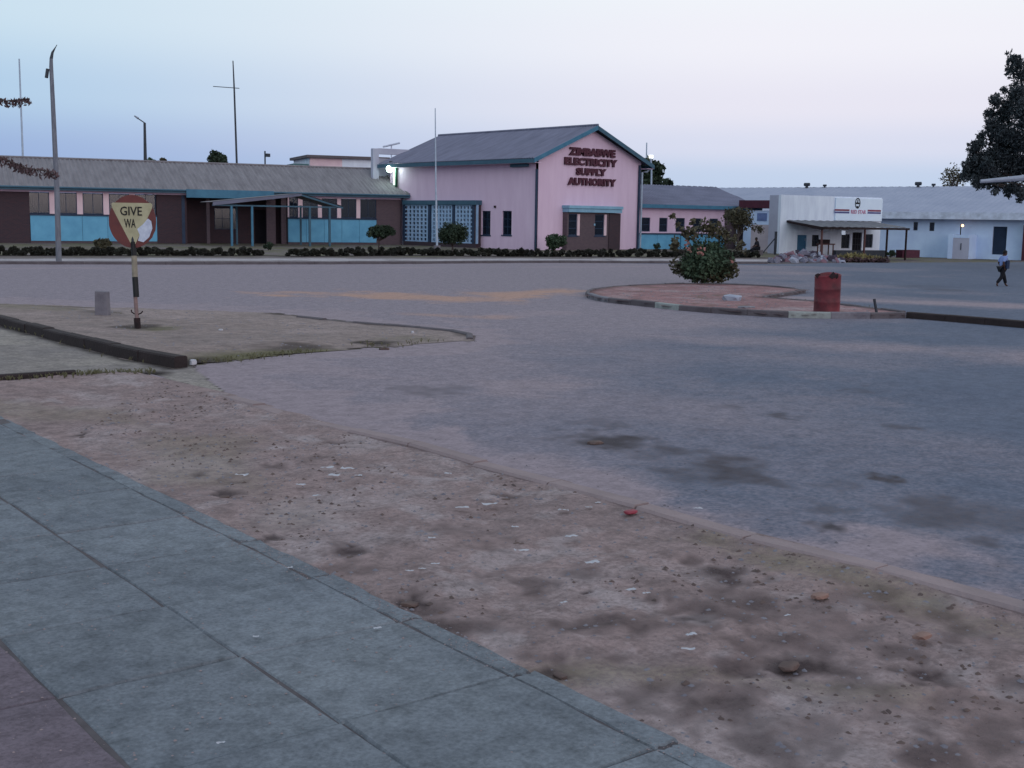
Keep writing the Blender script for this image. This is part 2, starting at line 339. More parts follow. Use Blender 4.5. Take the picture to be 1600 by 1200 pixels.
SV = [(125, 684, .1, 1), (350, 776, .13, 1), (305, 745, .08, .9), (520, 695, .13, .8), (500, 721, .12, .6), (425, 733, .14, .6), (790, 780, .1, .9), (770, 855, .16, .6), (640, 943, .12, 1), (545, 870, .13, 1), (668, 962, .09, .7),
      (820, 912, .22, .7), (915, 928, .05, 1), (925, 985, .2, .8), (870, 1055, .13, .9), (1130, 898, .2, 1), (1085, 972, .2, .9), (1175, 955, .28, .7), (1230, 1040, .24, 1), (1180, 1010, .15, .7), (1155, 1054, .14, .8),
      (1440, 1060, .14, 1), (1390, 1020, .18, .7), (1020, 938, .12, .7), (1280, 975, .3, .4), (1480, 970, .2, .6), (1350, 940, .25, .5), (1500, 985, .2, .6), (760, 848, .2, .4), (430, 842, .1, .9), (412, 848, .07, .9), (1200, 1160, .25, .7), (1270, 1150, .2, .5),
      (1560, 1158, .2, .5), (1080, 880, .1, .7), (720, 800, .15, .3), (905, 850, .2, .4), (1480, 1105, .15, .5), (1360, 1100, .2, .4), (1570, 1110, .25, .35), (950, 760, .1, .4), (850, 745, .12, .6), (690, 835, .2, .4), (1010, 1105, .2, .6), (600, 780, .15, .3)]
def blobs(x, y, S, warp=.7):
    o = np.zeros(x.shape)
    for px, py, r, s in S:
        c = G(px, py); dx, dy = x-c.x, y-c.y; l = dx*R0.x+dy*R0.y; f = dx*hf.x+dy*hf.y
        q = np.hypot(l, f*.8)/r
        m_ = q < 1.8
        if not m_.any(): continue
        q = q+ (fbm(x*3/r*.5+px, y*3/r*.5+py, 3)-.5)*warp*2
        o = np.maximum(o, s*np.clip(1.25-q, 0, 1)*m_)
    return o
def polyblob(x, y, pts, width, warp=1.0):
    P = GL(*pts); d = dpoly(x, y, P)/width+(fbm(x*.9, y*.9, 4)-.5)*warp
    return np.clip(1-d, 0, 1)
def surface(name, sel, zf, maskf, m, kind='structure', label=None):
    ii, jj = np.nonzero(sel); ny = GX.shape[1]
    idx = np.stack([ii*ny+jj, (ii+1)*ny+jj, (ii+1)*ny+jj+1, ii*ny+jj+1], 1)
    u, inv = np.unique(idx.ravel(), return_inverse=True); inv = inv.reshape(-1, 4)
    X = GX.ravel()[u]; Y = GY.ravel()[u]; Z = zf(X, Y)
    me = bpy.data.meshes.new(name); me.vertices.add(len(u)); me.vertices.foreach_set('co', np.stack([X, Y, Z], 1).astype(np.float32).ravel())
    nf = len(inv); me.loops.add(nf*4); me.loops.foreach_set('vertex_index', inv.astype(np.int32).ravel())
    me.polygons.add(nf); me.polygons.foreach_set('loop_start', np.arange(nf, dtype=np.int32)*4); me.polygons.foreach_set('loop_total', np.full(nf, 4, np.int32))
    me.polygons.foreach_set('use_smooth', np.ones(nf, bool)); me.update(); me.validate()
    a = me.attributes.new('mask', 'FLOAT_COLOR', 'POINT'); mk = maskf(X, Y)
    a.data.foreach_set('color', np.stack([*mk, np.ones_like(X)], 1).astype(np.float32).ravel())
    return link(name, me, m, kind=kind)
def road_mask(x, y):
    f = x*hf.x+y*hf.y
    dust = np.clip((fbm(x*.35, y*.35, 5)-.5)*2.2, 0, 1)*.5
    lat = x*R0.x+y*R0.y
    dust = np.maximum(dust, np.clip((26-f)/12, 0, 1)*0+np.clip((1.5-lat*.55+f*.16)/5+(fbm(x*.3+7, y*.3)-.5)*1.2, 0, 1)*.62*(f < 60))
    dust = np.maximum(dust, polyblob(x, y, [(300, 560), (600, 590), (800, 600)], 3.0)*.75)
    dust = np.maximum(dust, polyblob(x, y, [(280, 580), (340, 610), (480, 640), (560, 640)], 2.2, 1.2)*1.3)
    dust = np.maximum(dust, np.clip(1.4-dpoly(x, y, NI)/1.5+(fbm(x*1.2, y*1.2)-.5)*2.2, 0, 1)*1.1)
    dust = np.maximum(dust, polyblob(x, y, [(350, 610), (640, 690), (900, 750)], 1.3)*.75)
    dust = np.maximum(dust, polyblob(x, y, [(760, 510), (900, 520), (1300, 540), (1600, 560)], 2.2)*.6)
    dust = np.maximum(dust, polyblob(x, y, [(0, 420), (600, 419), (1000, 417)], 2.6)*.8)
    dust = np.maximum(dust, polyblob(x, y, [(0, 470), (300, 478), (700, 500), (860, 490)], 3.)*.8)
    org = polyblob(x, y, [(470, 458), (560, 462), (640, 466), (760, 466), (850, 457)], 1.9, 2.2)*.85
    org = np.maximum(org, polyblob(x, y, [(640, 492), (760, 497)], 1.0, 1.6)*.5); dust = np.maximum(dust, polyblob(x, y, [(1200, 464), (1350, 470), (1600, 480)], 2.2)*.9)
    dark = blobs(x, y, ST, 1.1)*.8
    vd = dpoly(x, y, VK); dust = np.maximum(dust, np.clip(1.15-vd/.9+(fbm(x*1.2, y*1.2)-.5)*2.2, 0, 1)*.95)
    dark = np.maximum(dark, np.clip(1-vd/.1+(fbm(x*1.1, y*1.1)-.5)*2, 0, 1)*.5*(x > 4.5))
    return dust, dark, org
def verge_z(x, y):
    dk_ = dpoly(x, y, VK); e = np.minimum(dk_, dpoly(x, y, VO)); e = np.clip(e/.35, 0, 1)
    return np.maximum(.004, .03+.022*np.clip(1-dk_/.5, 0, 1)*(fbm(x*1.5+3, y*1.5)*1.3)+e*((fbm(x*1.3, y*1.3)-.5)*.10+(fbm(x*7, y*7, 3)-.5)*.03)-.02*blobs(x, y, SV))
def verge_mask(x, y):
    dust = np.clip((fbm(x*1.1, y*1.1, 5)-.48)*3, 0, 1)*.8
    dust = np.maximum(dust, np.clip((fbm(x*3.1+9, y*3.1, 5)-.6)*5, 0, 1))
    dark = blobs(x, y, SV, 1.2)*.72
    near = np.clip((9-(x*hf.x+y*hf.y))/3, 0, 1)
    dark = np.maximum(dark, near*np.clip((fbm(x*2.6+31, y*2.6, 5)-.57)*6, 0, 1)*.55)
    gr = np.clip(1-dpoly(x, y, [p+Vector((-.25, -.2, 0)) for p in GL((1100, 830), (1250, 868), (1400, 915), (1600, 975))])/.35+(fbm(x*3, y*3)-.5)*1.6, 0, 1)*.45
    gr = np.maximum(gr, polyblob(x, y, [(0, 640), (150, 650), (330, 700), (420, 800)], .9, 1.5)*.35)
    gr = np.maximum(gr, polyblob(x, y, [(900, 1060), (1100, 1060), (1400, 1090)], .35, 1.5)*.5)
    return dust, dark, gr
def ground_mask(x, y):
    dust = np.clip(1-dpoly(x, y, GL((-300, 406), (0, 406), (600, 406), (1060, 406), (1200, 407)))/3.0+(fbm(x*.5, y*.5)-.5), 0, 1)
    gr = np.clip((fbm(x*.8, y*.8, 5)-.35)*3, 0, 1)*np.clip((dpoly(x, y, GL((-300, 406), (0, 406), (600, 406), (1060, 406), (1200, 407)))-3)/1.5, 0, 1)
    dark = np.clip((fbm(x*.7+4, y*.7, 5)-.6)*4, 0, 1)*.6
    hl = np.minimum(dpoly(x, y, HEDGE), dpoly(x, y, HEDGE2)); dark = np.maximum(dark, np.clip(1.4-hl/1.0, 0, 1)*.9); dust = dust*(hl > .9)  # ground colour darkened in a strip along the hedge lines
    return dust, dark, gr
def sand_z(x, y):
    d = dpoly(x, y, A_top); e = np.clip(dpoly(x, y, NI)/1.2, 0, 1)
    return .01+inpoly(x, y, sand_poly)*e*np.clip((d-.1)/.12, 0, 1)*(.14*np.clip(1-d/4.5, 0, 1)+(fbm(x*.9, y*.9)-.4)*.06)
def sand_mask(x, y):
    dust = np.clip((fbm(x*.8, y*.8, 5)-.45)*2.5, 0, 1)*.7
    dark = np.maximum(blobs(x, y, [(585, 537, .5, 1), (598, 546, .3, .8), (455, 547, .6, .6), (215, 520, .5, .7), (190, 520, .3, .7), (160, 493, .5, .7), (130, 482, .8, .5), (740, 524, .3, .8), (320, 571, .5, .8)]),
                      np.clip(1-dpoly(x, y, GL((430, 490), (540, 503), (640, 511), (720, 519), (744, 526)))/.35+(fbm(x*2, y*2)-.5)*1.5, 0, 1)*.8)
    gr = np.maximum(polyblob(x, y, [(310, 570), (400, 558), (500, 550)], .7, 1.5), blobs(x, y, [(240, 522, .5, .8), (640, 530, .8, .4), (60, 485, 1.5, .5)]))
    return dust, dark, gr*.8
def drive_mask(x, y):
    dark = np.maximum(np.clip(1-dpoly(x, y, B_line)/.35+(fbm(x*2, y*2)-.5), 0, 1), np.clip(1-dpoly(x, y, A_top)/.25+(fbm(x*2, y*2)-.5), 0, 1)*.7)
    return np.clip((fbm(x*.9+3, y*.9, 5)-.4)*2.5, 0, 1), dark, 0*x
m_road = mask_mat('dusty_asphalt', (104, 110, 128), (93, 100, 119), (150, 136, 144), (76, 70, 76), (176, 142, 130), .35, 22, .35, False, .68)
m_verge = mask_mat('verge_dirt', (166, 143, 142), (148, 130, 131), (172, 156, 158), (82, 68, 70), (132, 122, 104), .9, 26, .9)
m_ground = mask_mat('dirt_ground', (126, 114, 112), (108, 98, 102), (180, 172, 178), (72, 62, 62), (108, 104, 84), .5, 12, .6)
m_sand = mask_mat('sandy_soil', (156, 138, 134), (140, 126, 124), (166, 148, 146), (66, 56, 54), (110, 104, 80), .7, 20, .6)
m_drive = mask_mat('pale_sand', (150, 140, 136), (134, 126, 126), (160, 150, 144), (52, 42, 42), (130, 130, 120), .7, 20, .5)
m_red = mask_mat('red_island_soil', (166, 126, 128), (144, 110, 114), (174, 156, 160), (64, 48, 50), (92, 84, 66), .8, 18, .7)
surface('road', (cls == 1) & vis, lambda x, y: .004+fbm(x*.3, y*.3)*.02*np.clip(dpoly(x, y, VK)/1, 0, 1)*np.clip(dpoly(x, y, NI)/1, 0, 1), road_mask, m_road)
surface('dirt_verge', (cls == 2) & vis, verge_z, verge_mask, m_verge)
surface('near_island_ground', (cls == 3) & vis, sand_z, sand_mask, m_sand)
surface('sand_driveway', (cls == 4) & vis, lambda x, y: .004+fbm(x, y)*.014, drive_mask, m_drive)
def yard_z(x, y):
    s = np.clip(((x*R0.x+y*R0.y)-18)/6, 0, 1)*np.clip(((x*hf.x+y*hf.y)-66)/14, 0, 1); s = s*s*(3-2*s); return .002-.36*s
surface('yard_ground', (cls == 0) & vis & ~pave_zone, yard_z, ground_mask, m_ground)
b = MB(); b.add([(-8, -8, -.002), (56, -8, -.002), (56, 56, -.002), (-8, 56, -.002)], [(0, 1, 2, 3)]); b.build('packed_earth', mat('packed_earth', (150, 134, 134), (130, 118, 118), .6, .95, .4, 20), kind='structure')
b = MB(); b.add([(-900, -900, -.5), (1800, -900, -.5), (1800, 1800, -.5), (-900, 1800, -.5)], [(0, 1, 2, 3)])
b.build('ground', mat('far_ground', (120, 106, 106), (98, 90, 94), .3, .95), kind='structure')

M['slab'] = mask_mat('pavement_concrete', (134, 139, 147), (113, 118, 128), (130, 126, 124), (70, 66, 70), (100, 100, 96), .8, 40, .35, True)
M['slabr'] = mask_mat('reddish_pavement', (126, 112, 122), (108, 98, 108), (130, 126, 124), (70, 66, 70), (100, 100, 96), 1.1, 40, .35, True)
# ---------------------------------------------------------------- pavement slabs
pv = bpy.data.objects.new('pavement', None); C.objects.link(pv); pv['kind'] = 'structure'
LN = GL((100, 720), (195, 772), (295, 815), (490, 920), (600, 970), (792, 1071))
d1 = (LN[-1]-LN[0]).normalized(); d1.z = 0; d1.normalize()
d2 = Vector((d1.y, -d1.x, 0))
if d2.dot(G(0, 1012)-LN[2]) < 0: d2 = -d2
o0 = sum((p-LN[0]-d1*(p-LN[0]).dot(d1) for p in LN), Vector())/len(LN)+LN[0]
def su(px, py): q = G(px, py)-o0; return q.dot(d1), q.dot(d2)
rows = sorted(su(*p)[0] for p in ((185, 775), (295, 815), (390, 860), (500, 915), (612, 987), (790, 1075)))
step = (rows[-1]-rows[0])/5
while rows[0] > -16: rows.insert(0, rows[0]-step)
while rows[-1] < 9: rows.append(rows[-1]+step)
w2 = np.mean([su(*p)[1] for p in ((25, 802), (165, 897), (260, 962), (375, 1042))]); w3 = np.mean([su(*p)[1] for p in ((0, 1025), (55, 1070), (105, 1115), (185, 1200))])
wo = np.mean([su(*p)[1] for p in ((400, 854), (512, 904), (658, 975), (775, 1033))])
cols = [0, w2, w3, w3+(w3-w2)*1.02, w3+(w3-w2)*2.04, w3+(w3-w2)*3.06]
PT = Matrix(((d1.x, d2.x, 0, o0.x), (d1.y, d2.y, 0, o0.y), (0, 0, 1, 0), (0, 0, 0, 1)))
def slabbox(x0, x1, y0, y1, z0, z1, name, m, parent, tilt=.006, g=.0038, jit=.009, sub=3):
    """a slab with slightly broken, uneven edges"""
    x0 += g; x1 -= g; y0 += g; y1 -= g
    def edge(a, b_): return [(a[0]+(b_[0]-a[0])*t/sub, a[1]+(b_[1]-a[1])*t/sub) for t in range(sub)]
    P = edge((x0, y0), (x1, y0))+edge((x1, y0), (x1, y1))+edge((x1, y1), (x0, y1))+edge((x0, y1), (x0, y0))
    P = [(p[0]+random.uniform(-jit, jit), p[1]+random.uniform(-jit, jit)) for p in P]
    tx, ty = random.uniform(-tilt, tilt), random.uniform(-tilt, tilt); h = random.uniform(-.004, .004)
    cx_, cy_ = (x0+x1)/2, (y0+y1)/2
    n = len(P); vs = [PT @ Vector((p[0], p[1], z0)) for p in P]
    vs += [PT @ Vector((p[0], p[1], z1-.012+h)) for p in P]
    q = [(cx_+(p[0]-cx_)*(1-.02/max(.2, abs(x1-x0))), cy_+(p[1]-cy_)*(1-.02/max(.2, abs(y1-y0)))) for p in P]
    vs += [PT @ Vector((p[0], p[1], z1+h+tx*(p[0]-cx_)+ty*(p[1]-cy_))) for p in q]
    b_ = MB(); b_.add(vs, [(i, (i+1) % n, (i+1) % n+n, i+n) for i in range(n)]+[(i+n, (i+1) % n+n, (i+1) % n+2*n, i+2*n) for i in range(n)]+[tuple(range(2*n, 3*n))])
    return b_.build(name, m, parent)
k = 0
for ci in range(len(cols)-1):
    for ri in range(len(rows)-1):
        c = PT @ Vector(((rows[ri]+rows[ri+1])/2, (cols[ci]+cols[ci+1])/2, 0))
        f = c.dot(hf)
        if f < 2.5 or abs(c.dot(R0)) > f*.5+2.5: continue
        off = .0 if ci != 1 else .0
        slabbox(rows[ri]+off, rows[ri+1]+off, cols[ci], cols[ci+1], -.05, .05, 'paving_slab', M['slab'] if ci < 2 else M['slabr'], pv)
r0 = rows[0]
while r0 < rows[-1]:
    c = PT @ Vector((r0+.5, wo/2, 0)); f = c.dot(hf)
    if f > 2.5 and abs(c.dot(R0)) < f*.5+2.5: slabbox(r0, r0+step, wo, -.001, -.05, .046, 'edging_stone', M['slab'], pv, g=.004, jit=.014, sub=6)
    r0 += step
b = MB(); P = [PT @ Vector(q) for q in ((rows[0], wo+.02, 0), (rows[-1], wo+.02, 0), (rows[-1], cols[-1], 0), (rows[0], cols[-1], 0))]
b.slabpoly([(p.x, p.y) for p in P], -.04, .041); b.build('joint_filling', M['joint'], pv)

# ---------------------------------------------------------------- kerbs
def kerb(name, pts, width, z0, z1, ln, mats, side=1, parent=None, jit=.006, gap=.012, sel=None, tops=None):
    """row of single kerbstones along a polyline; side: +1 stones lie left of the line"""
    r = bpy.data.objects.new(name, None); C.objects.link(r); r['kind'] = 'structure'
    P = [Vector((p[0], p[1], 0)) for p in pts]; seg = [0]
    for a, c in zip(P, P[1:]): seg.append(seg[-1]+(c-a).length)
    def at(s):
        s = min(max(s, 0), seg[-1])
        for i in range(len(P)-1):
            if s <= seg[i+1] or i == len(P)-2: return P[i]+(P[i+1]-P[i])*((s-seg[i])/(seg[i+1]-seg[i]+1e-9))
    n = max(1, round(seg[-1]/ln)); 
    for i in range(n):
        a = at(seg[-1]*i/n); c = at(seg[-1]*(i+1)/n); d = (c-a).normalized(); nn = Vector((-d.y, d.x, 0))*side
        a = a+d*gap/2; c = c-d*gap/2; dz = random.uniform(-jit, jit); dn = nn*random.uniform(-jit, jit)
        t0, t1 = (tops(i, n) if tops else (z1, z1))
        ch = min(.02, width*.2)
        vs = []
        for p, z in ((a, t0), (c, t1)):
            z = z+dz
            for o_, zz in ((0, z0), (0, z-ch), (ch, z), (width-ch, z), (width, z-ch), (width, z0)):
                q = p+dn+nn*o_; vs.append((q.x, q.y, zz))
        b_ = MB(); b_.add(vs, [(j, (j+1) % 6, (j+1) % 6+6, j+6) for j in range(6)]+[(0, 5, 4, 3, 2, 1), (6, 7, 8, 9, 10, 11)])
        b_.build('kerbstone', mats(i) if callable(mats) else mats, r)
    return r
kerb('verge_kerb', VK[2:], .17, -.05, .075, .95, lambda i: M['concv'], side=-1, jit=.014,
     tops=lambda i, n: (.035+.03*min(1, i/5)+.012*math.sin(i*2.1), .035+.03*min(1, (i+1)/5)+.012*math.sin(i*2.1+2.1)))
kerb('far_kerb', FK[1:], .2, -.05, .13, 1.6, lambda i: M['concd'], side=1)
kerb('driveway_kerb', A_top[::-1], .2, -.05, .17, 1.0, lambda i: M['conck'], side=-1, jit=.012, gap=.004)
kerb('broken_gully_kerb', B_line[:-1], .12, -.05, .07, 1.5, lambda i: M['conck'], side=1, jit=.02)
kerb('worn_island_kerb', GL((470, 496), (540, 503), (640, 511), (720, 519), (744, 526), (738, 531)), .12, -.05, .03, .9, lambda i: random.choice([M['conc'], M['concd']]), side=-1, jit=.02)
# right island
near_e = [(918, 466), (932, 471), (960, 475), (1000, 479), (1060, 486), (1120, 491), (1180, 495), (1240, 498), (1300, 499), (1360, 499), (1415, 498)]
far_e = [(1415, 494), (1340, 484), (1267, 475), (1190, 470), (1262, 458), (1210, 452), (1150, 449), (1080, 447), (1020, 449), (960, 452), (925, 457), (914, 461), (918, 466)]
NE = GL(*near_e); FE = GL(*far_e)
stone_m = [M['conc'], M['concd'], M['concp'], M['conck'], M['concd']]
def isl_m(i): return M['concp'] if i in (4, 8) else (M['conc'] if i in (9, 0, 1) else M['concd'])
kerb('planted_island_kerb', NE, .14, -.05, .15, .95, isl_m, side=1, jit=.012)
kerb('planted_island_back_kerb', FE, .1, -.05, .12, .9, lambda i: M['concd'], side=1, jit=.012)
kerb('car_park_kerb', GL((1415, 498), (1500, 505), (1600, 514), (1800, 536)), .2, -.05, .16, .95, lambda i: random.choice([M['conck'], M['conck'], M['concd']]), side=1)
ip = [NE[0]]+NE[1:]+FE[:-1]
sel = inpoly(cx, cy, ip) & vis
def isl_mask(x, y):
    inner = dpoly(x, y, ip+[ip[0]])
    return np.clip((fbm(x, y, 5)-.5)*2.5, 0, 1)*.7, np.clip(1-inner/.5+(fbm(x*2, y*2)-.5)*1.4, 0, 1)*.55, np.clip((fbm(x*1.5+8, y*1.5)-.55)*4, 0, 1)*.5
surface('planted_island_soil', sel, lambda x, y: .09+(fbm(x*2, y*2)-.5)*.05, isl_mask, m_red)

# ================================================================ BUILDINGS
def wall(mb, x0, x1, z0, z1, y0, y1, holes=()):
    xs = sorted({x0, x1, *[h[0] for h in holes], *[h[1] for h in holes]}); zs = sorted({z0, z1, *[h[2] for h in holes], *[h[3] for h in holes]})
    xs = [x for x in xs if x0-1e-6 <= x <= x1+1e-6]; zs = [z for z in zs if z0-1e-6 <= z <= z1+1e-6]
    for a, c in zip(xs, xs[1:]):
        run = None
        for d, e in zip(zs, zs[1:]):
            hole = any(h[0] <= (a+c)/2 <= h[1] and h[2] <= (d+e)/2 <= h[3] for h in holes)
            if not hole: run = (run[0], e) if run else (d, e)
            if (hole or e == zs[-1]) and run:
                mb.box(a, c, y0, y1, run[0], run[1]); run = None
def window(par, x0, x1, z0, z1, y, mf, nx=2, nz=2, t=.05, curtain=False, sill=None, name='window', axis='x', depth=.05):
    """window frame (part) with pane (sub-part); y = plane of the frame front; axis 'y' swaps x and y"""
    T = None if axis == 'x' else Matrix(((0, 1, 0, 0), (1, 0, 0, 0), (0, 0, 1, 0), (0, 0, 0, 1)))
    b = MB(); 
    b.box(x0, x1, y, y+depth, z0, z0+t, T); b.box(x0, x1, y, y+depth, z1-t, z1, T); b.box(x0, x0+t, y, y+depth, z0+t, z1-t, T); b.box(x1-t, x1, y, y+depth, z0+t, z1-t, T)
    for i in range(1, nx):
        x = x0+(x1-x0)*i/nx; b.box(x-t*.35, x+t*.35, y+.006, y+depth-.006, z0+t, z1-t, T)
    for i in range(1, nz):
        z = z0+(z1-z0)*i/nz; b.box(x0+t, x1-t, y+.01, y+depth-.01, z-t*.3, z+t*.3, T)
    f = b.build(name, mf, par)
    p = MB(); p.box(x0+t*.5, x1-t*.5, y+depth*.45, y+depth*.55, z0+t*.5, z1-t*.5, T); p.build('pane', M['glass'], f)
    if curtain:
        c = MB(); n = 14; xa, xb = x0+t, x0+(x1-x0)*curtain
        for i in range(n):
            xx0 = xa+(xb-xa)*i/n; xx1 = xa+(xb-xa)*(i+1)/n; y0_, y1_ = y+depth+.06+.04*(i % 2), y+depth+.06+.04*((i+1) % 2)
            v = [(xx0, y0_, z0+t), (xx1, y1_, z0+t), (xx1, y1_, z1-t), (xx0, y0_, z1-t)]
            c.add([T @ Vector(q) if T else q for q in v], [(0, 1, 2, 3)])
        c.build('curtain', M['curtain'], f)
    if sill:
        s = MB(); s.box(x0-.08, x1+.08, y-.12, y+.02, z0-.09, z0-.003, T); s.build('sill', sill, f)
    return f
def corr(name, par, m, x0, x1, ya, za, yb, zb, topx=None, pitch=.26, amp=.03, th=.02, lap=1.8):
    """corrugated roof plane from eave (ya, za) to ridge (yb, zb); topx(t) -> (xmin, xmax) at height fraction t clips hips"""
    n = int((x1-x0)/pitch*4); vs = []; fs = []; rowsn = 6
    for j in range(rowsn+1):
        t = j/rowsn; a, c = topx(t) if topx else (x0, x1)
        for i in range(n+1):
            x = x0+(x1-x0)*i/n; xc = min(max(x, a), c)
            vs.append((xc, ya+(yb-ya)*t, za+(zb-za)*t+amp*math.sin(2*math.pi*xc/pitch)+(.012 if j % 2 else 0)))
    for j in range(rowsn):
        for i in range(n): fs.append((j*(n+1)+i, j*(n+1)+i+1, (j+1)*(n+1)+i+1, (j+1)*(n+1)+i))
    me = bpy.data.meshes.new(name); me.from_pydata(vs, [], fs); me.update(); me.validate()
    return link(name, me, m, par)

# ---- two-storey pink gable block (local x along gable front to the right, y going back)
FG = Fr(G(835, 391), 0)
gw = FG.X(1000, 320); EZ = 6.38; AZ = 8.55; GD = 16.6
gb = fthing('pink_office_block', 'pink two storey gabled office block with maroon wall lettering and blue eaves', 'building', FG)
wx0, wx1, wz0, wz1 = FG.X(879, 350), FG.X(961, 350), 0, FG.hit(920, 332)[1]
sw = []   # side windows: on plane x=0, seen from -x
for a, c in ((753, 766), (785, 799)):
    y1, z1 = FG.hitx(a, 328.5); y0, z0 = FG.hitx(c, 368); y1b, zt = FG.hitx(c, 329.5)
    sw.append((y0, y1, FG.hitx(c, 367.5)[1], zt))
b = MB(); wall(b, .01, gw, -.1, EZ, 0, .25, [(wx0+.35, wx1-.3, 0.02, wz1-.02)])
b.box(gw-.25, gw-.001, .25, GD, -.1, EZ); b.box(0, gw-.25, GD-.25, GD, -.1, EZ)
b.prism([(.0, EZ+.002), (gw, EZ+.002), (gw/2, AZ-.12)], .0, .25); b.prism([(.0, EZ+.002), (gw, EZ+.002), (gw/2, AZ-.12)], GD-.25, GD)
b.build('wall', M['pink'], gb)
b = MB(); T = Matrix(((0, 1, 0, 0), (1, 0, 0, 0), (0, 0, 1, 0), (0, 0, 0, 1)))
t_ = MB(); wall(t_, .0, GD-.25, -.1, EZ, 0, .25, [(a, c, d, e) for a, c, d, e in sw])
b.add([(y, x, z) for x, y, z in t_.v], [f[::-1] for f in t_.f]); b.build('side_wall', M['pink'], gb)
for a, c, d, e in sw:
    window(gb, a+.01, c-.01, d+.01, e-.01, .08, M['navy'], 2, 3, .06, axis='y', sill=M['navy'])
# brick bay with two windows and its slab canopy
bay = MB(); zb = wz1
wins = [(FG.X(887, 350, -.35), FG.X(901, 350, -.35)), (FG.X(928, 350, -.35), FG.X(943, 350, -.35))]
z0w = FG.hit(905, 368, -.35)[1]
wall(bay, wx0, wx1, -.1, zb-.03, -.45, -.2, [(a, c+.28, z0w, zb-.12) for a, c in wins])
bay.box(wx0, wx0+.2, -.2, -.003, -.1, zb-.03); bay.box(wx1-.2, wx1, -.2, -.003, -.1, zb-.03)
bay.build('brick_bay', M['brickb'], gb)
b = MB(); b.box(FG.X(951, 350, -.45), wx1+.02, -.52, -.452, -.1, zb-.04); b.build('brick_pier', M['brick'], gb)
for a, c in wins:
    window(gb, a, c, z0w, zb-.12, -.36, M['navy'], 1, 3, .07, sill=M['navy'])
    r = MB(); r.box(c+.03, c+.28, -.4, -.25, z0w+.004, zb-.124); r.build('reveal_panel', M['pinkcol'], gb)
cz0, cz1 = FG.hit(920, 332, -.7)[1], FG.hit(920, 321.5, -.7)[1]
b = MB(); b.box(wx0-.1, wx1+.05, -.75, -.003, (cz0+cz1)/2+.03, cz1); b.box(wx0-.04, wx1, -.68, -.003, cz0, (cz0+cz1)/2+.027); b.build('window_canopy', M['tealpale'], gb, .01)
b = MB(); b.box((wx0+wx1)/2-.02, (wx0+wx1)/2+.1, -.5, -.46, 1.7, 1.85); b.build('wall_notice', M['tealpale'], gb)
# roof
OV = .62; EX = .75
sl = (AZ-EZ)/(gw/2)
def gslope(sign):
    vs = []; n = 260; fs = []
    for j in range(7):
        t = j/6; x = (-EX)*(1-t)+(gw/2)*t if sign < 0 else (gw+EX)*(1-t)+gw/2*t
        z = EZ-sl*EX+(AZ-EZ+sl*EX)*t+.1
        for i in range(n+1):
            y = -OV+(GD+2*OV)*i/n; vs.append((x, y, z+.03*math.sin(2*math.pi*y/.27)))
    for j in range(6):
        for i in range(n): fs.append((j*(n+1)+i, j*(n+1)+i+1, (j+1)*(n+1)+i+1, (j+1)*(n+1)+i))
    me = bpy.data.meshes.new('roof'); me.from_pydata(vs, [], fs); me.update(); link('roof', me, M['roofd'], gb)
gslope(-1); gslope(1)
b = MB(); b.tube([(gw/2, -OV-.02, AZ+.13), (gw/2, GD+OV, AZ+.13)], .1, 6); b.build('ridge_cap', M['roofd'], gb)
ez = EZ-sl*EX+.06
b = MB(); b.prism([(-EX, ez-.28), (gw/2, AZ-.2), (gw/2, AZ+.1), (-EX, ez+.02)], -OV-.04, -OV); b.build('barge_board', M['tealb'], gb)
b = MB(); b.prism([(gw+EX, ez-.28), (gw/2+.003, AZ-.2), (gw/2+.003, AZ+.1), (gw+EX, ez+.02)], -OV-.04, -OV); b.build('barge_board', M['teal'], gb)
b = MB(); b.box(-EX-.03, -EX, -OV, GD+OV, ez-.28, ez+.0); b.build('eaves_fascia', M['teal'], gb)
b = MB(); b.box(gw+EX, gw+EX+.03, -OV, GD+OV, ez-.28, ez+.0); b.build('eaves_fascia', M['teal'], gb)
for xa, xb_ in ((-EX, -.003), (gw+.003, gw+EX)):
    b = MB(); b.box(xa, xb_, -OV, GD+OV, ez-.27, ez-.24); b.build('soffit', M['pink'], gb)
b = MB(); b.tube([(-.02, -.12, FG.hit(835, 264)[1]), (-.02, -.12, 0)], .085, 8); b.build('downpipe', M['navy'], gb)
b = MB(); b.tube([(gw-.25, -.1, EZ-.25), (gw-.25, -.1, 0)], .09, 8); b.build('downpipe', M['navy'], gb)
b = MB(); b.tube([(gw+.7, -.15, ez-.3), (gw+.5, -.15, ez-.45), (gw-.02, -.15, ez-.5), (gw-.02, -.15, 0)], .07, 8); b.build('downpipe', M['pipe'], gb)
b = MB(); y0, z0 = FG.hitx(827, 257); y1, z1 = FG.hitx(801, 251); b.box(-.25, -.003, y0, y1, z0-.15, z0+.05); b.build('wall_lamp', M['teal'], gb, .02)
b = MB(); y0, z0 = FG.hitx(774, 323); b.box(-.08, -.003, y0-.08, y0+.08, z0-.08, z0+.08); b.build('meter_box', M['rust'], gb)
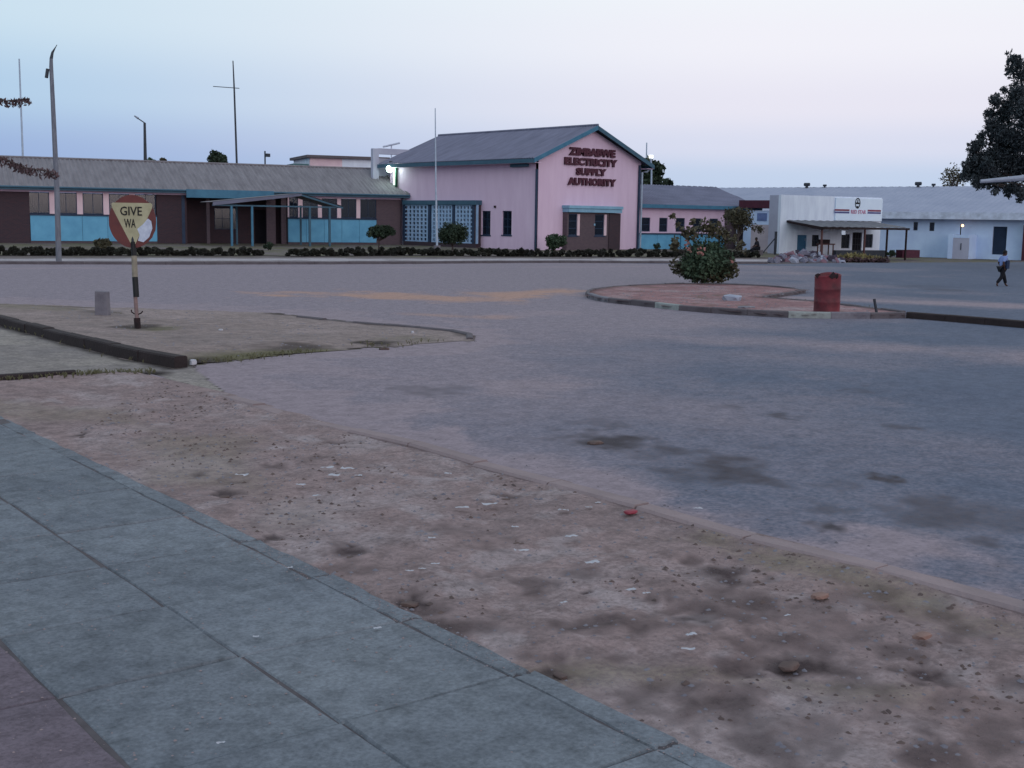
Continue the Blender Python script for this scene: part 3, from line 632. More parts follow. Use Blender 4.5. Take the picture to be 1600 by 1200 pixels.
def text(par, s, x0, x1, z0, z1, y, m, name, depth=.05, bold=.02, shear=0, flip=False):
    cu = bpy.data.curves.new(name, 'FONT'); cu.body = s; cu.size = 1; cu.extrude = .04; cu.offset = bold; cu.resolution_u = 2
    o = bpy.data.objects.new('tmp', cu); C.objects.link(o); dg = bpy.context.evaluated_depsgraph_get(); me = bpy.data.meshes.new_from_object(o.evaluated_get(dg)); bpy.data.objects.remove(o)
    n = len(me.vertices); co = np.zeros(n*3); me.vertices.foreach_get('co', co); co = co.reshape(-1, 3)
    mn, mxx = co.min(0), co.max(0); q = (co-mn)/(mxx-mn)
    r = np.stack([x0+q[:, 0]*(x1-x0), y-q[:, 2]*depth, z0+q[:, 1]*(z1-z0)], 1); me.vertices.foreach_set('co', r.ravel()); me.update(); me.name = name
    me.materials.clear(); return link(name, me, m, par)
for s, xa, xb_, ya, yb in (('ZIMBABWE', 888, 960, 232, 244.5), ('ELECTRICITY', 881, 963, 247.5, 259.5), ('SUPPLY', 899, 946, 263, 274.5), ('AUTHORITY', 886, 961, 278.5, 290.5)):
    xm = (xa+xb_)/2; text(gb, s, FG.X(xa, ya), FG.X(xb_, ya), FG.hit(xm, yb)[1], FG.hit(xm, ya)[1], -.03, M['maroon'], 'word_lettering', .12, .06)

# ---- screened veranda on the side wall (faces -x)
VD = .5
b_y0, b_y1 = FG.hitx(751.5, 345, 0)[0], FG.hitx(630, 345, -VD)[0]
vz = FG.hitx(690, 313, -VD)[1]; vz2 = FG.hitx(690, 320, -VD)[1]; vb = .3
ve = fthing('screened_veranda', 'low flat roofed veranda with three pale blue breeze block screens below pink side wall', 'veranda', FG)
b = MB(); b.box(-VD-.12, -.003, b_y0-.1, b_y1, vz2, vz); b.build('roof_slab', M['teal'], ve, .01)
b = MB(); b.box(-VD, -.003, b_y0, b_y1, -.1, vb); b.box(-VD, -.003, b_y0, b_y0+.18, vb+.002, vz2-.002); b.build('base_wall', M['brick'], ve)
b = MB(); b.box(-.06, -.003, b_y0+.19, b_y1, vb, vz2-.002); b.build('shade_backing', M['navy'], ve)  # dark sheet added over the pink wall as painted shade behind the screens
pan = [(FG.hitx(a, 345, -VD)[0], FG.hitx(c, 345, -VD)[0]) for a, c in ((744, 712), (705, 675), (667, 631.5))]
for i, (ya, yb) in enumerate(pan):
    b = MB(); n, mz = 6, 9; y0_, y1_ = -VD+.02, -VD+.14
    for k in range(n+1):
        yy = ya+(yb-ya)*k/n; b.box(y0_, y1_, yy-.085, yy+.085, vb, vz2-.01)
    for k in range(mz+1):
        zz = vb+.04+(vz2-.05-vb-.04)*k/mz; b.box(y0_+.01, y1_-.01, ya-.045, yb+.045, zz-.055, zz+.055)
    b.build('breeze_block_screen', M['screen'], ve)
for ya in (b_y0+.25, (pan[0][1]+pan[1][0])/2, (pan[1][1]+pan[2][0])/2, b_y1-.08):
    b = MB(); b.box(-VD-.02, -VD+.17, ya-.13, ya+.13, vb+.003, vz2-.003); b.build('pillar', M['navy'], ve)

# ---- long left office (rotated to the street)
ol = G(632, 381); ol = FG.w(-.2, FG.hitx(632, 350, 0)[0])
LA = R_(-16); FL = Fr(ol, LA)     # local x runs right; building spans negative x
xl = FL.X(-40, 340)
lb = fthing('long_office_wing', 'long single storey office wing with grey corrugated roof, pink window piers and blue panels', 'building', FL)
ezL = 3.75
LD = 9.0
def LX(px, py=340, y=0): return FL.X(px, py, y)
zt = FL.hit(560, 306)[1]; zsill = FL.hit(560, 339.5)[1]; zsill = 1.98; zt = 3.42
print('left eave z', FL.hit(600, 298), FL.hit(10, 293), 'sill', FL.hit(560, 340), FL.hit(60, 339), 'base', FL.hit(560, 380), FL.hit(60, 378), 'x', xl)
xr = -.15
# window bays
bays = [(45, 78), (87, 121), (130, 162), (171, 203), (212, 244)]
bays_r = [(452, 466), (473, 497), (503, 527), (533, 557), (563, 588)]
hl = []
for a, c in bays+bays_r: hl.append((LX(a), LX(c), zsill, zt))
bxl0, bxl1 = LX(47), LX(245); bxr0, bxr1 = LX(450), LX(588)
for x0, x1, hs_ in ((bxl0, bxl1, hl[:5]), (bxr0, bxr1, hl[5:])):
    ed = [x0]+[v for h in hs_ for v in h[:2]]+[x1]
    for a, c in zip(ed[::2], ed[1::2]):
        if c-a > .05: b = MB(); b.box(a, c, 0, .2, zsill-.005, zt); b.build('pink_pier', M['pinkcol'], lb)
    b = MB(); b.box(x0, x1, 0, .12, -.1, .15); b.build('plinth', M['brickb'], lb)
    b = MB(); b.box(x0, x1, .101, .2, .152, zsill-.125); b.build('backing_wall', M['brickb'], lb)
b = MB(); b.box(xl, xr, -.03, .22, zt+.003, ezL-.06); b.build('pink_beam', M['pink'], lb)
for x0, x1 in ((bxl0, bxl1), (bxr0, bxr1)):
    n = 5 if x0 == bxl0 else 5
    for i in range(n):
        a, c = x0+(x1-x0)*i/n, x0+(x1-x0)*(i+1)/n
        b = MB(); b.box(a+.01, c-.01, -.05, .1, .153, zsill-.124); b.build('blue_panel', M['blue'], lb)
    b = MB(); b.box(x0-.02, x1+.02, -.1, -.003, zsill-.12, zsill-.01); b.build('window_sill', M['navy'], lb)
for i, (a, c, d, e) in enumerate(hl):
    window(lb, a+.01, c-.01, d+.01, e-.01, .06, M['navy'], 2, 1, .05, curtain=(.7 if i in (0, 1) else (.4 if i == 3 else False)))
b = MB(); b.box(xl, bxl0-.003, .0, .22, -.1, zt); b.build('brick_wall', M['brick'], lb)
px_ = LX(292)
b = MB(); b.box(bxl1+.003, px_, .0, .22, -.1, zt); b.build('brick_wall', M['brick'], lb)
b = MB(); b.box(bxr1+.003, xr, .0, .22, -.1, zt); b.build('brick_wall', M['brickb'], lb)
# recessed entrance between: dark, with door
pe = LX(450)
b = MB(); wall(b, px_, pe, -.1, zt, 2.2, 2.4, [(LX(398, 340, 2.2), LX(420, 340, 2.2), -.1, 2.5), (LX(335, 340, 2.2), LX(372, 340, 2.2), 1.0, 2.6)])
b.box(px_-.2, px_, .22, 2.2, -.1, zt); b.box(pe, pe+.15, .22, 2.2, -.1, zt); b.build('entrance_wall', M['brick'], lb)
b = MB(); b.box(LX(398, 340, 2.2), LX(420, 340, 2.2), 2.28, 2.34, -.1, 2.5); b.build('door', M['dark'], lb)
window(lb, LX(335, 340, 2.2)+.01, LX(372, 340, 2.2)-.01, 1.01, 2.59, 2.27, M['navy'], 3, 2)
for a, c in ((284, 289), (324, 329), (418, 432), (441, 449)):
    b = MB(); b.box(LX(a), LX(c), -.02 if a < 300 else .25, .19 if a < 300 else .45, -.1, zt-.003); b.build('pier', M['navy'] if a == 284 else M['brickb'], lb)
b = MB(); b.box(xl, xl+.2, .22, LD, -.1, zt); b.box(xr-.2, xr, .22, LD, -.1, zt); b.box(xl, xr, LD-.2, LD, -.1, zt); b.build('rear_wall', M['brickb'], lb)
b = MB(); b.box(xl+.2, xr-.2, 3.4, 3.5, -.1, zt); b.build('inner_partition', M['dark'], lb)
# roof with hipped right end; ridge seen 245 (x=0) .. 265 (x=590)
xe = .35; ye = -.6; yr = LD/2
zr = (FL.hit(300, 254, yr)[1]+FL.hit(590, 265, yr)[1]+FL.hit(20, 246, yr)[1])/3
print('ridge', FL.hit(300, 254, yr), FL.hit(590, 265, yr), FL.hit(20, 246, yr))
xh = FL.X(592, 266, yr)
corr('roof', lb, M['roof'], xl-.5, xe, ye, ezL+.02, yr, zr, lambda t: (xl-.5, xe+(xh-xe)*t), pitch=.3, amp=.035)
corr('roof', lb, M['roof'], xl-.5, xe, LD+.6, ezL+.02, yr, zr, lambda t: (xl-.5, xe+(xh-xe)*t), pitch=.6, amp=.03)
b = MB(); b.add([(xe, ye, ezL+.02), (xe, LD+.6, ezL+.02), (xh, yr, zr)], [(0, 1, 2)]); b.build('hip_end', M['roof'], lb)
b = MB(); b.tube([(xl-.5, yr, zr+.03), (xh, yr, zr+.03), (xe, ye, ezL+.08)], .09, 6); b.build('ridge_cap', M['roof'], lb)
b = MB(); b.box(xl-.5, xe, ye-.04, ye, ezL-.2, ezL+.03); b.box(xe, xe+.04, ye-.04, LD+.6, ezL-.2, ezL+.03); b.build('fascia', M['teal'], lb)
b = MB(); b.tube([(xl-.5, ye-.1, ezL-.02), (xe, ye-.1, ezL-.02)], .07, 8); b.build('gutter', M['teal'], lb)
b = MB(); b.box(xl-.5, xe-.003, ye, -.04, ezL-.19, ezL-.16); b.build('soffit', M['pink'], lb)
b = MB(); b.tube([(.1, -.5, ezL-.1), (.05, -.1, ezL-.4), (.05, -.1, 0)], .06, 8); b.build('downpipe', M['pipe'], lb)
# entrance canopy board
b = MB(); b.box(LX(291, 300, ye-.15), LX(428, 300, ye-.15), ye-.2, ye-.15, ezL-.5, ezL+.08); b.build('entrance_fascia', M['tealb'], lb)

# ---- carport in front of entrance
FC = Fr(FL.w(LX(425), -4.2), LA)
cp = fthing('entrance_carport', 'open carport with pale sheet roof on thin teal posts before the office entrance', 'carport', FC)
zc = FC.hit(395, 318)[1]; zp = FC.hit(458, 303)[1]
xa, xm, xb_ = FC.X(322, 316), FC.X(458, 303), FC.X(522, 318)
def cpr(x0, z0, x1, z1):
    b = MB(); n = 40
    for j in range(n):
        a, c = -2.0+4.0*j/n, -2.0+4.0*(j+1)/n; da, dc = .025*math.sin(a*18), .025*math.sin(c*18)
        b.add([(x0, a, z0+da), (x1, a, z1+da), (x1, c, z1+dc), (x0, c, z0+dc)], [(0, 1, 2, 3)])
    return b
cpr(xa, zc+.05, xm, zp).build('roof_sheet', M['roof'], cp); cpr(xb_, zc-.1, xm, zp).build('roof_sheet', M['roof'], cp)
b = MB(); b.prism([(xa, zc-.2), (xm, zp-.16), (xm, zp+.0), (xa, zc+.05)], -2.12, -2.07); b.build('pale_barge_sheet', M['roofd'], cp)
b = MB(); b.prism([(xb_, zc-.27), (xm+.004, zp-.16), (xm+.004, zp-.04), (xb_, zc-.15)], -2.06, -2.0)
b.box(xa, xb_, -1.95, -1.85, zc-.22, zc-.12); b.build('roof_beam', M['teal'], cp)
for px in (362, 394, 484, 515):
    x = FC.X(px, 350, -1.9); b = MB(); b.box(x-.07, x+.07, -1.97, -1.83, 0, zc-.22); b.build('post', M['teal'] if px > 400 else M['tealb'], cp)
for px in (370, 470):
    x = FC.X(px, 350, 1.8); b = MB(); b.box(x-.06, x+.06, 1.75, 1.87, 0, zc-.05); b.build('post', M['teal'], cp)

# ---- right wing
FR = Fr(FG.w(gw+.02, .6), R_(-8))
rw = fthing('right_office_wing', 'small pink and blue office wing with dark roof right of the gabled block', 'building', FR)
print('rw eave', FR.hit(1005, 326), FR.hit(1150, 326), 'base', FR.hit(1005, 391), FR.hit(1130, 390), 'sill', FR.hit(1020, 363))
ezr = (FR.hit(1005, 326)[1]+FR.hit(1150, 326)[1])/2; x1 = FR.X(1168, 350)
rh = [(FR.X(a), FR.X(c), FR.hit(1020, 362)[1], FR.hit(1020, 340)[1]) for a, c in ((1001, 1016), (1030, 1043), (1056, 1070), (1083, 1096), (1109, 1122))]
zs_ = rh[0][2]
b = MB(); wall(b, .02, FR.X(1132), zs_-.1, ezr+.1, 0, .2, rh); b.build('wall', M['pink'], rw)
b = MB(); b.box(FR.X(1132)+.003, x1, 0, .2, -.1, ezr+.1); b.box(x1-.2, x1, .2, 7, -.1, ezr+.1); b.box(.05, x1, 7, 7.2, -.1, ezr+.1); b.build('brick_wall', M['brickb'], rw)
xx = [.02, FR.X(1063), FR.X(1064.5), FR.X(1132)]
for a, c in ((xx[0], (xx[0]+xx[1])/2), ((xx[0]+xx[1])/2+.02, xx[1]), (xx[2], (xx[2]+xx[3])/2), ((xx[2]+xx[3])/2+.02, xx[3])):
    b = MB(); b.box(a, c, -.04, .15, -.1, zs_-.2); b.build('blue_panel', M['blue'], rw)
b = MB(); b.box(.02, xx[3]+.05, -.1, .2, zs_-.197, zs_-.103); b.build('window_sill', M['navy'], rw)
for a, c, d, e in rh: window(rw, a+.01, c-.01, d+.01, e-.01, .07, M['navy'], 1, 2, .06)
yrr = 3.6; zrr = FR.hit(1060, 290, yrr)[1]; xrh = FR.X(1118, 292, yrr)
print('rw ridge', FR.hit(1000, 289, yrr), FR.hit(1115, 292, yrr), xrh, x1)
xer = x1+1.0
corr('roof', rw, M['roofd'], -.1, xer, -.5, ezr+.22, yrr, zrr, lambda t: (-.1, xer+(xrh-xer)*t), pitch=.3)
corr('roof', rw, M['roofd'], -.1, xer, 7.7, ezr+.22, yrr, zrr, lambda t: (-.1, xer+(xrh-xer)*t), pitch=.6)
b = MB(); b.add([(xer, -.5, ezr+.22), (xer, 7.7, ezr+.22), (xrh, yrr, zrr)], [(0, 1, 2)]); b.build('hip_end', M['roofd'], rw)
b = MB(); b.box(-.05, xer, -.54, -.5, ezr-.02, ezr+.25); b.box(xer, xer+.04, -.54, 7.7, ezr-.02, ezr+.25); b.build('fascia', M['tealb'], rw)
b = MB(); b.box(-.05, xer-.003, -.5, -.003, ezr-.01, ezr+.02); b.build('soffit', M['pink'], rw)
b = MB(); b.tube([(x1+.6, -.3, ezr), (x1+.6, -.3, -.1)], .1, 8); b.build('porch_post', M['white'], rw)
b = MB(); b.tube([(FR.X(1148), -.35, ezr), (FR.X(1148), -.35, -.1)], .1, 8); b.build('porch_post', M['white'], rw)

# ---- annex behind, at left of the pink block, with the lit lamp
ax = D(592, 300, 120)
FA = Fr(D(480, 300, 125), R_(-20))
an = fthing('flat_roofed_annex', 'pale flat roofed building rising behind the grey corrugated office roof', 'building', FA)
za0 = FA.hit(530, 248)[1]; xw = FA.X(600, 250)
b = MB(); b.box(.3, FA.X(535), 0, .2, 0, za0); b.build('wall', M['pinkcol'], an)
b = MB(); b.box(FA.X(535)+.003, xw, 0, .2, 0, za0); b.box(.3, .5, .2, 8, 0, za0); b.build('white_wall', M['white'], an)
b = MB(); b.box(-.1, xw+.5, -.5, 8.2, za0+.003, za0+.28); b.build('roof_slab', M['concd'], an)
b = MB(); b.box(FA.X(458), FA.X(482), -.4, 3, 0, FA.hit(470, 256)[1]); b.build('green_lean_to', mat('green_sheet', (84, 116, 122)), an)
FP = Fr(FG.w(-2.6, GD+1.2), R_(-10))
pf = fthing('concrete_portal', 'grey concrete portal frame and wall beside the lit lamp behind the office roof', 'structure', FP)
def PX(px, py=260, y=0): return FP.hit(px, py, y)
b = MB(); b.box(PX(583)[0], PX(592)[0], 0, .4, 0, PX(588, 232)[1]); b.build('column', M['greyw'], pf)
b = MB(); b.box(PX(592)[0]+.003, PX(650)[0], 0, .4, PX(600, 241)[1], PX(600, 232)[1]); b.build('beam', M['greyw'], pf)
b = MB(); b.box(PX(592)[0]+.003, PX(640)[0], .5, .7, 0, PX(600, 247)[1]); b.build('wall', M['greyw'], pf)
tl = thing('tilted_sheet', 'thin tilted white sheet sticking up above the concrete portal', 'sheet', (0, 0, 0))
p0, p1 = D(598, 228, 100), D(624, 222, 100); n_ = hf*.6
b = MB(); b.add([p0, p1, p1+n_, p0+n_, p0-Vector((0, 0, .1)), p1-Vector((0, 0, .1)), p1+n_-Vector((0, 0, .1)), p0+n_-Vector((0, 0, .1))], [(0, 1, 2, 3), (7, 6, 5, 4), (0, 4, 5, 1), (1, 5, 6, 2), (2, 6, 7, 3), (3, 7, 4, 0)])
b.tube([(p0+p1)/2+n_*.5, Vector(((p0+p1)/2+n_*.5).to_tuple()[:2]+(5.5,))], .05, 6); b.build('sheet_and_stand', M['gutter'], tl)
# lamp on a bracket at the rear corner
lc = D(609, 264, FG.w(-1.5, GD-1).dot(Vector(hf)) if False else dist_of(FG.w(-1.3, GD-.3, 6)))
la = thing('lit_wall_lamp', 'bright greenish white lamp glowing under the rear eaves of the pink block', 'lamp', lc)
bm = bmesh.new(); bmesh.ops.create_icosphere(bm, subdivisions=3, radius=.27); me = bpy.data.meshes.new('bulb'); bm.to_mesh(me); bm.free(); link('bulb', me, M['lamp'], la)
b = MB(); b.tube([(0, 0, .3), (0, 0, .55), (.9, .2, .6)], .05, 6); b.build('bracket', M['darkmetal'], la)
ld = bpy.data.lights.new('lamp_light', 'POINT'); ld.energy = 30; ld.color = (.6, 1, .78); ld.shadow_soft_size = .3; lo = bpy.data.objects.new('lamp_light', ld); C.objects.link(lo); lo.parent = la; lo.location = (0, -.45, 0)
tb = thing('lit_strip_lamp', 'upright glowing strip lamp on the rear corner of the pink block', 'lamp', FG.w(-.1, FG.hitx(620, 275, -.1)[0]))
zz0, zz1 = FG.hitx(620, 289, -.1)[1], FG.hitx(620, 259, -.1)[1]
b = MB(); b.box(-.1, .0, .05, .32, zz0, zz1); b.build('tube', mat('strip_glow', (225, 255, 235), None, 3, .3, emit=((215, 255, 225), 1.3)), tb)
b = MB(); b.box(-.14, -.0, -.12, .04, zz0-.15, zz1); b.build('housing', mat('dark_green_paint', (30, 70, 56)), tb)

# ---- store
sl0 = D(1217, 393, 83.5); sr0 = D(1375, 399, 82.0)
FS = Fr(sl0, R_(-12)); SW = FS.X(1375, 370)
def proj(p):
    q = Vector(p)-CO; z = q.dot(FW); return 800+FPX*q.dot(RT)/z, 600-FPX*q.dot(UP)/z
def solve_y(fr, x, px, lo, hi, z=2):
    for _ in range(40):
        m_ = (lo+hi)/2; a = proj(fr.w(x, lo, z))[0]-px; b_ = proj(fr.w(x, m_, z))[0]-px
        if a*b_ <= 0: hi = m_
        else: lo = m_
    return (lo+hi)/2
SDp = solve_y(FS, 0, 1201, .1, 30)
st = fthing('white_store', 'white flat fronted store with parapet, emblem sign board and lean to canopy', 'building', FS)
SH = (FS.hit(1217, 303)[1]+FS.hit(1370, 310)[1])/2
print('store', SW, FS.hit(1217, 303), FS.hit(1370, 310))
def S(px, py=370, y=0): return FS.hit(px, py, y)
def SX(px, y=0): return FS.X(px, 370, y)
hs = [(SX(1269), SX(1280), S(0, 385)[1] if 0 else S(1275, 385)[1], S(1275, 367)[1]), (SX(1315), SX(1328), S(1320, 388)[1], S(1320, 366)[1]), (SX(1332), SX(1347), -.2, S(1340, 363)[1]), (SX(1352), SX(1364), S(1357, 387)[1], S(1357, 366)[1]), (SX(1246), SX(1261), -.2, S(1253, 367)[1])]
b = MB(); wall(b, 0, SW, -.5, SH, 0, .25, hs); b.build('wall', M['white'], st)
b = MB(); b.box(0, .25, .252, SDp, -.5, SH-.02); b.build('side_wall', M['greyw'], st)
b = MB(); b.box(SW-.25, SW, .252, SDp, -.5, SH-.3); b.box(0.252, SW-.252, SDp-.2, SDp, -.5, SH-.3); b.build('rear_wall', M['greyw'], st)
b = MB(); b.box(.252, SW-.252, .252, SDp-.203, SH-.5, SH-.4); b.build('roof', M['roofs'], st)
for i in (0, 1, 3): window(st, hs[i][0]+.01, hs[i][1]-.01, hs[i][2]+.01, hs[i][3]-.01, .08, M['darkmetal'], 2, 2, .05)
d_ = MB(); d_.box(hs[4][0]+.01, hs[4][1]-.01, .08, .14, -.2, hs[4][3]-.01); d_ = d_.build('door', M['bluedoor'], st)
h_ = MB(); h_.box(hs[4][1]-.14, hs[4][1]-.09, .04, .08, .9, 1.05); h_.build('handle', M['metal'], d_)
d_ = MB(); d_.box(hs[2][0]+.01, hs[2][1]-.01, .1, .16, -.2, hs[2][3]-.01); d_ = d_.build('door', M['dark'], st)
h_ = MB()
for i in range(5): h_.box(hs[2][0]+.06, hs[2][1]-.06, .06, .1, .2+i*.42, .24+i*.42)
for i in range(4): xq = hs[2][0]+.1+i*(hs[2][1]-hs[2][0]-.2)/3; h_.box(xq-.015, xq+.015, .055, .06+.03, .05, 2.0)
h_.build('security_bars', M['darkmetal'], d_)
# sign
sx0, sx1, sz0, sz1 = SX(1302), SX(1375)-.02, S(1340, 345)[1], S(1340, 310)[1]
sg = fthing('store_sign_board', 'white store sign with emblem, striped bands and faded red lettering', 'sign', FS)
b = MB(); b.box(sx0, sx1, -.1, -.003, sz0, min(sz1, SH-.03)); b.build('board', M['board'], sg)
def sbox(pa, pb, qa, qb, m, n, t=.015):
    b = MB(); b.box(SX(pa, -.1), SX(pb, -.1), -.1-t, -.1-.002, S((pa+pb)/2, qb, -.1)[1], S((pa+pb)/2, qa, -.1)[1]); b.build(n, m, sg)
sbox(1302, 1325, 326.8, 329.6, M['red_stripe'], 'red_stripe'); sbox(1302, 1325, 330.6, 333.2, M['blue_stripe'], 'blue_stripe')
sbox(1353.5, 1374, 327.8, 330.6, M['red_stripe'], 'red_stripe'); sbox(1353.5, 1374, 331.4, 334, M['blue_stripe'], 'blue_stripe')
text(sg, 'RED STAR', SX(1327.5, -.1), SX(1351, -.1), S(1339, 334, -.1)[1], S(1339, 328, -.1)[1], -.103, M['pink_letter'], 'lettering', .015, .03)
ec = S(1340, 317.5, -.1); eb = MB()
def ring(rx, rz, rx2, rz2, n=20):
    vs = []
    for k in range(n):
        t = 2*math.pi*k/n; vs += [(ec[0]+rx*math.cos(t), -.12, ec[1]+rz*math.sin(t)), (ec[0]+rx2*math.cos(t), -.12, ec[1]+rz2*math.sin(t))]
    eb.add(vs, [(2*k, 2*((k+1) % n), 2*((k+1) % n)+1, 2*k+1) for k in range(n)])
ring(.26, .38, .19, .3); eb.box(ec[0]-.16, ec[0]+.16, -.125, -.105, ec[1]-.06, ec[1]+.05); eb.box(ec[0]-.04, ec[0]+.04, -.126, -.105, ec[1]+.051, ec[1]+.24); eb.box(ec[0]-.07, ec[0]+.07, -.126, -.105, ec[1]-.32, ec[1]-.2)
eb.build('emblem', M['black'], sg)
# canopy
cn = fthing('store_canopy', 'lean to veranda canopy with dark brown beams on posts before the white store', 'canopy', FS)
cxa = SX(1228); CD = -solve_y(FS, cxa, 1284, -12, 0); cxb = FS.X(1420, 357, -CD); czh = S(1300, 345)[1]; czl = FS.hit(1350, 356, -CD)[1]; print('SDp', SDp, 'CD', CD)
print('canopy', cxa, cxb, czh, czl)
b = MB(); n = 90
for i in range(n):
    a, c = cxa+(cxb-cxa)*i/n, cxa+(cxb-cxa)*(i+1)/n; da, dc = .02*math.sin(a*9), .02*math.sin(c*9)
    b.add([(a, -CD-.05, czl+.04+da), (c, -CD-.05, czl+.04+dc), (c, -.02 if c < SW else -.02, czh+dc), (a, -.02, czh+da)], [(0, 1, 2, 3)])
b.build('roof_sheet', mat('tan_grey_sheet', (112, 112, 118), (92, 92, 100), 1.5), cn)
b = MB(); b.box(cxa, cxb, -CD-.1, -CD, czl-.12, czl+.02); b.build('front_beam', M['rust'], cn)
b = MB(); b.add([(cxa, -CD-.1, czl-.2), (cxa+.08, -CD-.1, czl-.2), (cxa+.08, -CD-.1, czl+.02), (cxa, -CD-.1, czl+.02), (cxa, -.01, czh-.16), (cxa+.08, -.01, czh-.16), (cxa+.08, -.01, czh-.02), (cxa, -.01, czh-.02)], [(0, 1, 2, 3), (7, 6, 5, 4), (0, 4, 5, 1), (1, 5, 6, 2), (2, 6, 7, 3), (3, 7, 4, 0)]); b.build('end_beam', M['rust'], cn)
for px in (1279, 1351, 1386, 1416):
    x = FS.X(px, 370, -CD+.05) if px != 1279 else cxa+.1; b = MB(); b.box(x-.05, x+.05, -CD, -CD+.1, -.4, czl-.12); b.build('post', M['browntable'] if px < 1380 else M['rust'], cn)
hsn = thing('hanging_sign', 'small white sign hanging from the store canopy edge', 'sign', FS.w(FS.X(1318, 361, -CD), -CD, czl-.14), FS.a)
b = MB(); b.box(-.17, .17, -.02, .02, -.34, -.06); b.build('plate', M['white'], hsn); b = MB(); b.box(-.12, -.1, -.01, .01, -.06, 0); b.box(.1, .12, -.01, .01, -.06, 0); b.build('hanger', M['darkmetal'], hsn)
# table and counter under canopy
x = FS.X(1288, 388, -1.5)
tbh = thing('wooden_stall_table', 'brown wooden table with goods under the store canopy', 'table', FS.w(x, -1.6), FS.a)
b = MB(); b.box(-.6, .6, -.3, .3, .66, .74); b.build('table_top', M['browntable'], tbh)
for sx in (-.5, .5):
    for sy in (-.22, .22): b = MB(); b.box(sx-.03, sx+.03, sy-.03, sy+.03, -.1, .66); b.build('leg', M['browntable'], tbh)
b = MB(); b.box(-.5, .2, -.2, .2, .745, 1.02); b.build('goods_box', M['rust'], tbh)
x0_, x1_ = FS.X(1303, 392, -CD+.6), FS.X(1380, 392, -CD+.6)
lw = tag(MB().box(0, x1_-x0_, 0, .25, -.2, .32).build('low_veranda_wall', M['darkmetal']), 'low dark wall along the front of the store veranda', 'wall'); lw.location = FS.w(x0_, -CD+.4); lw.rotation_euler.z = FS.a
x0_, x1_ = FS.X(1405, 396, -CD+.4), FS.X(1432, 396, -CD+.4)
pl = thing('maroon_planter', 'long maroon planter box right of the canopy posts', 'planter', FS.w(x0_, -CD+.1), FS.a)
b = MB(); n = x1_-x0_; b.box(0, n, 0, .08, -.2, .35); b.box(0, n, .52, .6, -.2, .35); b.box(0, .08, .081, .519, -.2, .35); b.box(n-.08, n, .081, .519, -.2, .35); b.build('box', M['maroon'], pl)
b = MB(); b.box(.081, n-.081, .081, .519, .1, .28); b.build('soil', M['joint'], pl)

# ---- long shed behind
h0 = D(1382, 400, 96); h1 = D(1600, 404, 89.0)
ang = math.atan2(h1.y-h0.y, h1.x-h0.x); FH = Fr(h0, ang)
sh = fthing('long_store_shed', 'long white walled shed with wide grey sheet roof behind the store', 'building', FH)
hx0 = FH.X(1060, 330, 6); hx1 = FH.X(1760, 340)
print('shed eave', FH.hit(1390, 341), FH.hit(1590, 346), 'ridge', FH.hit(1400, 292, 9), FH.hit(1150, 291, 9), FH.hit(1590, 293, 9), hx0, hx1)
ezh = 2.72; yh = 9.0; zh = (FH.hit(1400, 292, 9)[1]+FH.hit(1150, 291, 9)[1]+FH.hit(1590, 293, 9)[1])/3
def HX(px, py=370, y=0): return FH.X(px, py, y)
hh = [(HX(1426), HX(1433), FH.hit(1430, 360)[1], FH.hit(1430, 347)[1]), (HX(1451), HX(1459), FH.hit(1455, 361)[1], FH.hit(1455, 347.5)[1]), (HX(1551), HX(1573), FH.hit(1562, 398)[1], FH.hit(1562, 354)[1])]
b = MB(); wall(b, hx0, hx1, -.6, ezh+.1, 0, .25, hh); b.box(hx0, hx0+.2, .252, 18, -.6, ezh+.1); b.box(hx0, hx1, 17.8, 18, -.6, ezh+.1); b.build('wall', M['shedw'], sh)
for h in hh[:2]: window(sh, h[0]+.01, h[1]-.01, h[2]+.01, h[3]-.01, .08, M['darkmetal'], 1, 2, .05)
d_ = MB(); d_.box(hh[2][0]+.01, hh[2][1]-.01, .12, .18, hh[2][2]+.01, hh[2][3]-.01); d_.build('door', mat('dark_blue_door', (36, 52, 76)), sh)
corr('roof', sh, M['roofs'], hx0-.5, hx1, -.7, ezh+.1, yh, zh, None, pitch=.5, amp=.02)
corr('roof', sh, M['roofs'], hx0-.5, hx1, 18.7, ezh+.1, yh, zh, None, pitch=.8, amp=.02)
b = MB(); b.box(hx0-.5, hx1, -.78, -.7, ezh-.16, ezh+.36); b.build('gutter', M['gutter'], sh)
b = MB(); b.box(hx0-.5, hx1, -.698, -.003, ezh-.06, ezh-.03); b.build('soffit', M['darkmetal'], sh)
for px in (1259, 1287, 1433, 1457):
    x = FH.X(px, 290, 8.6); b = MB(); s_ = 1 if px in (1259, 1433) else .6
    b.tube([(x, 8.8, zh-.1), (x, 8.8, zh+.16*s_)], .13*s_, 8); b.tube([(x-.24*s_, 8.8, zh+.24*s_), (x+.26*s_, 8.8, zh+.24*s_)], .15*s_, 8); b.build('roof_vent', M['darkmetal'], sh)
x = FH.X(1195, 316, -.0)
FO = Fr(h0+FH.ux*0, ang)
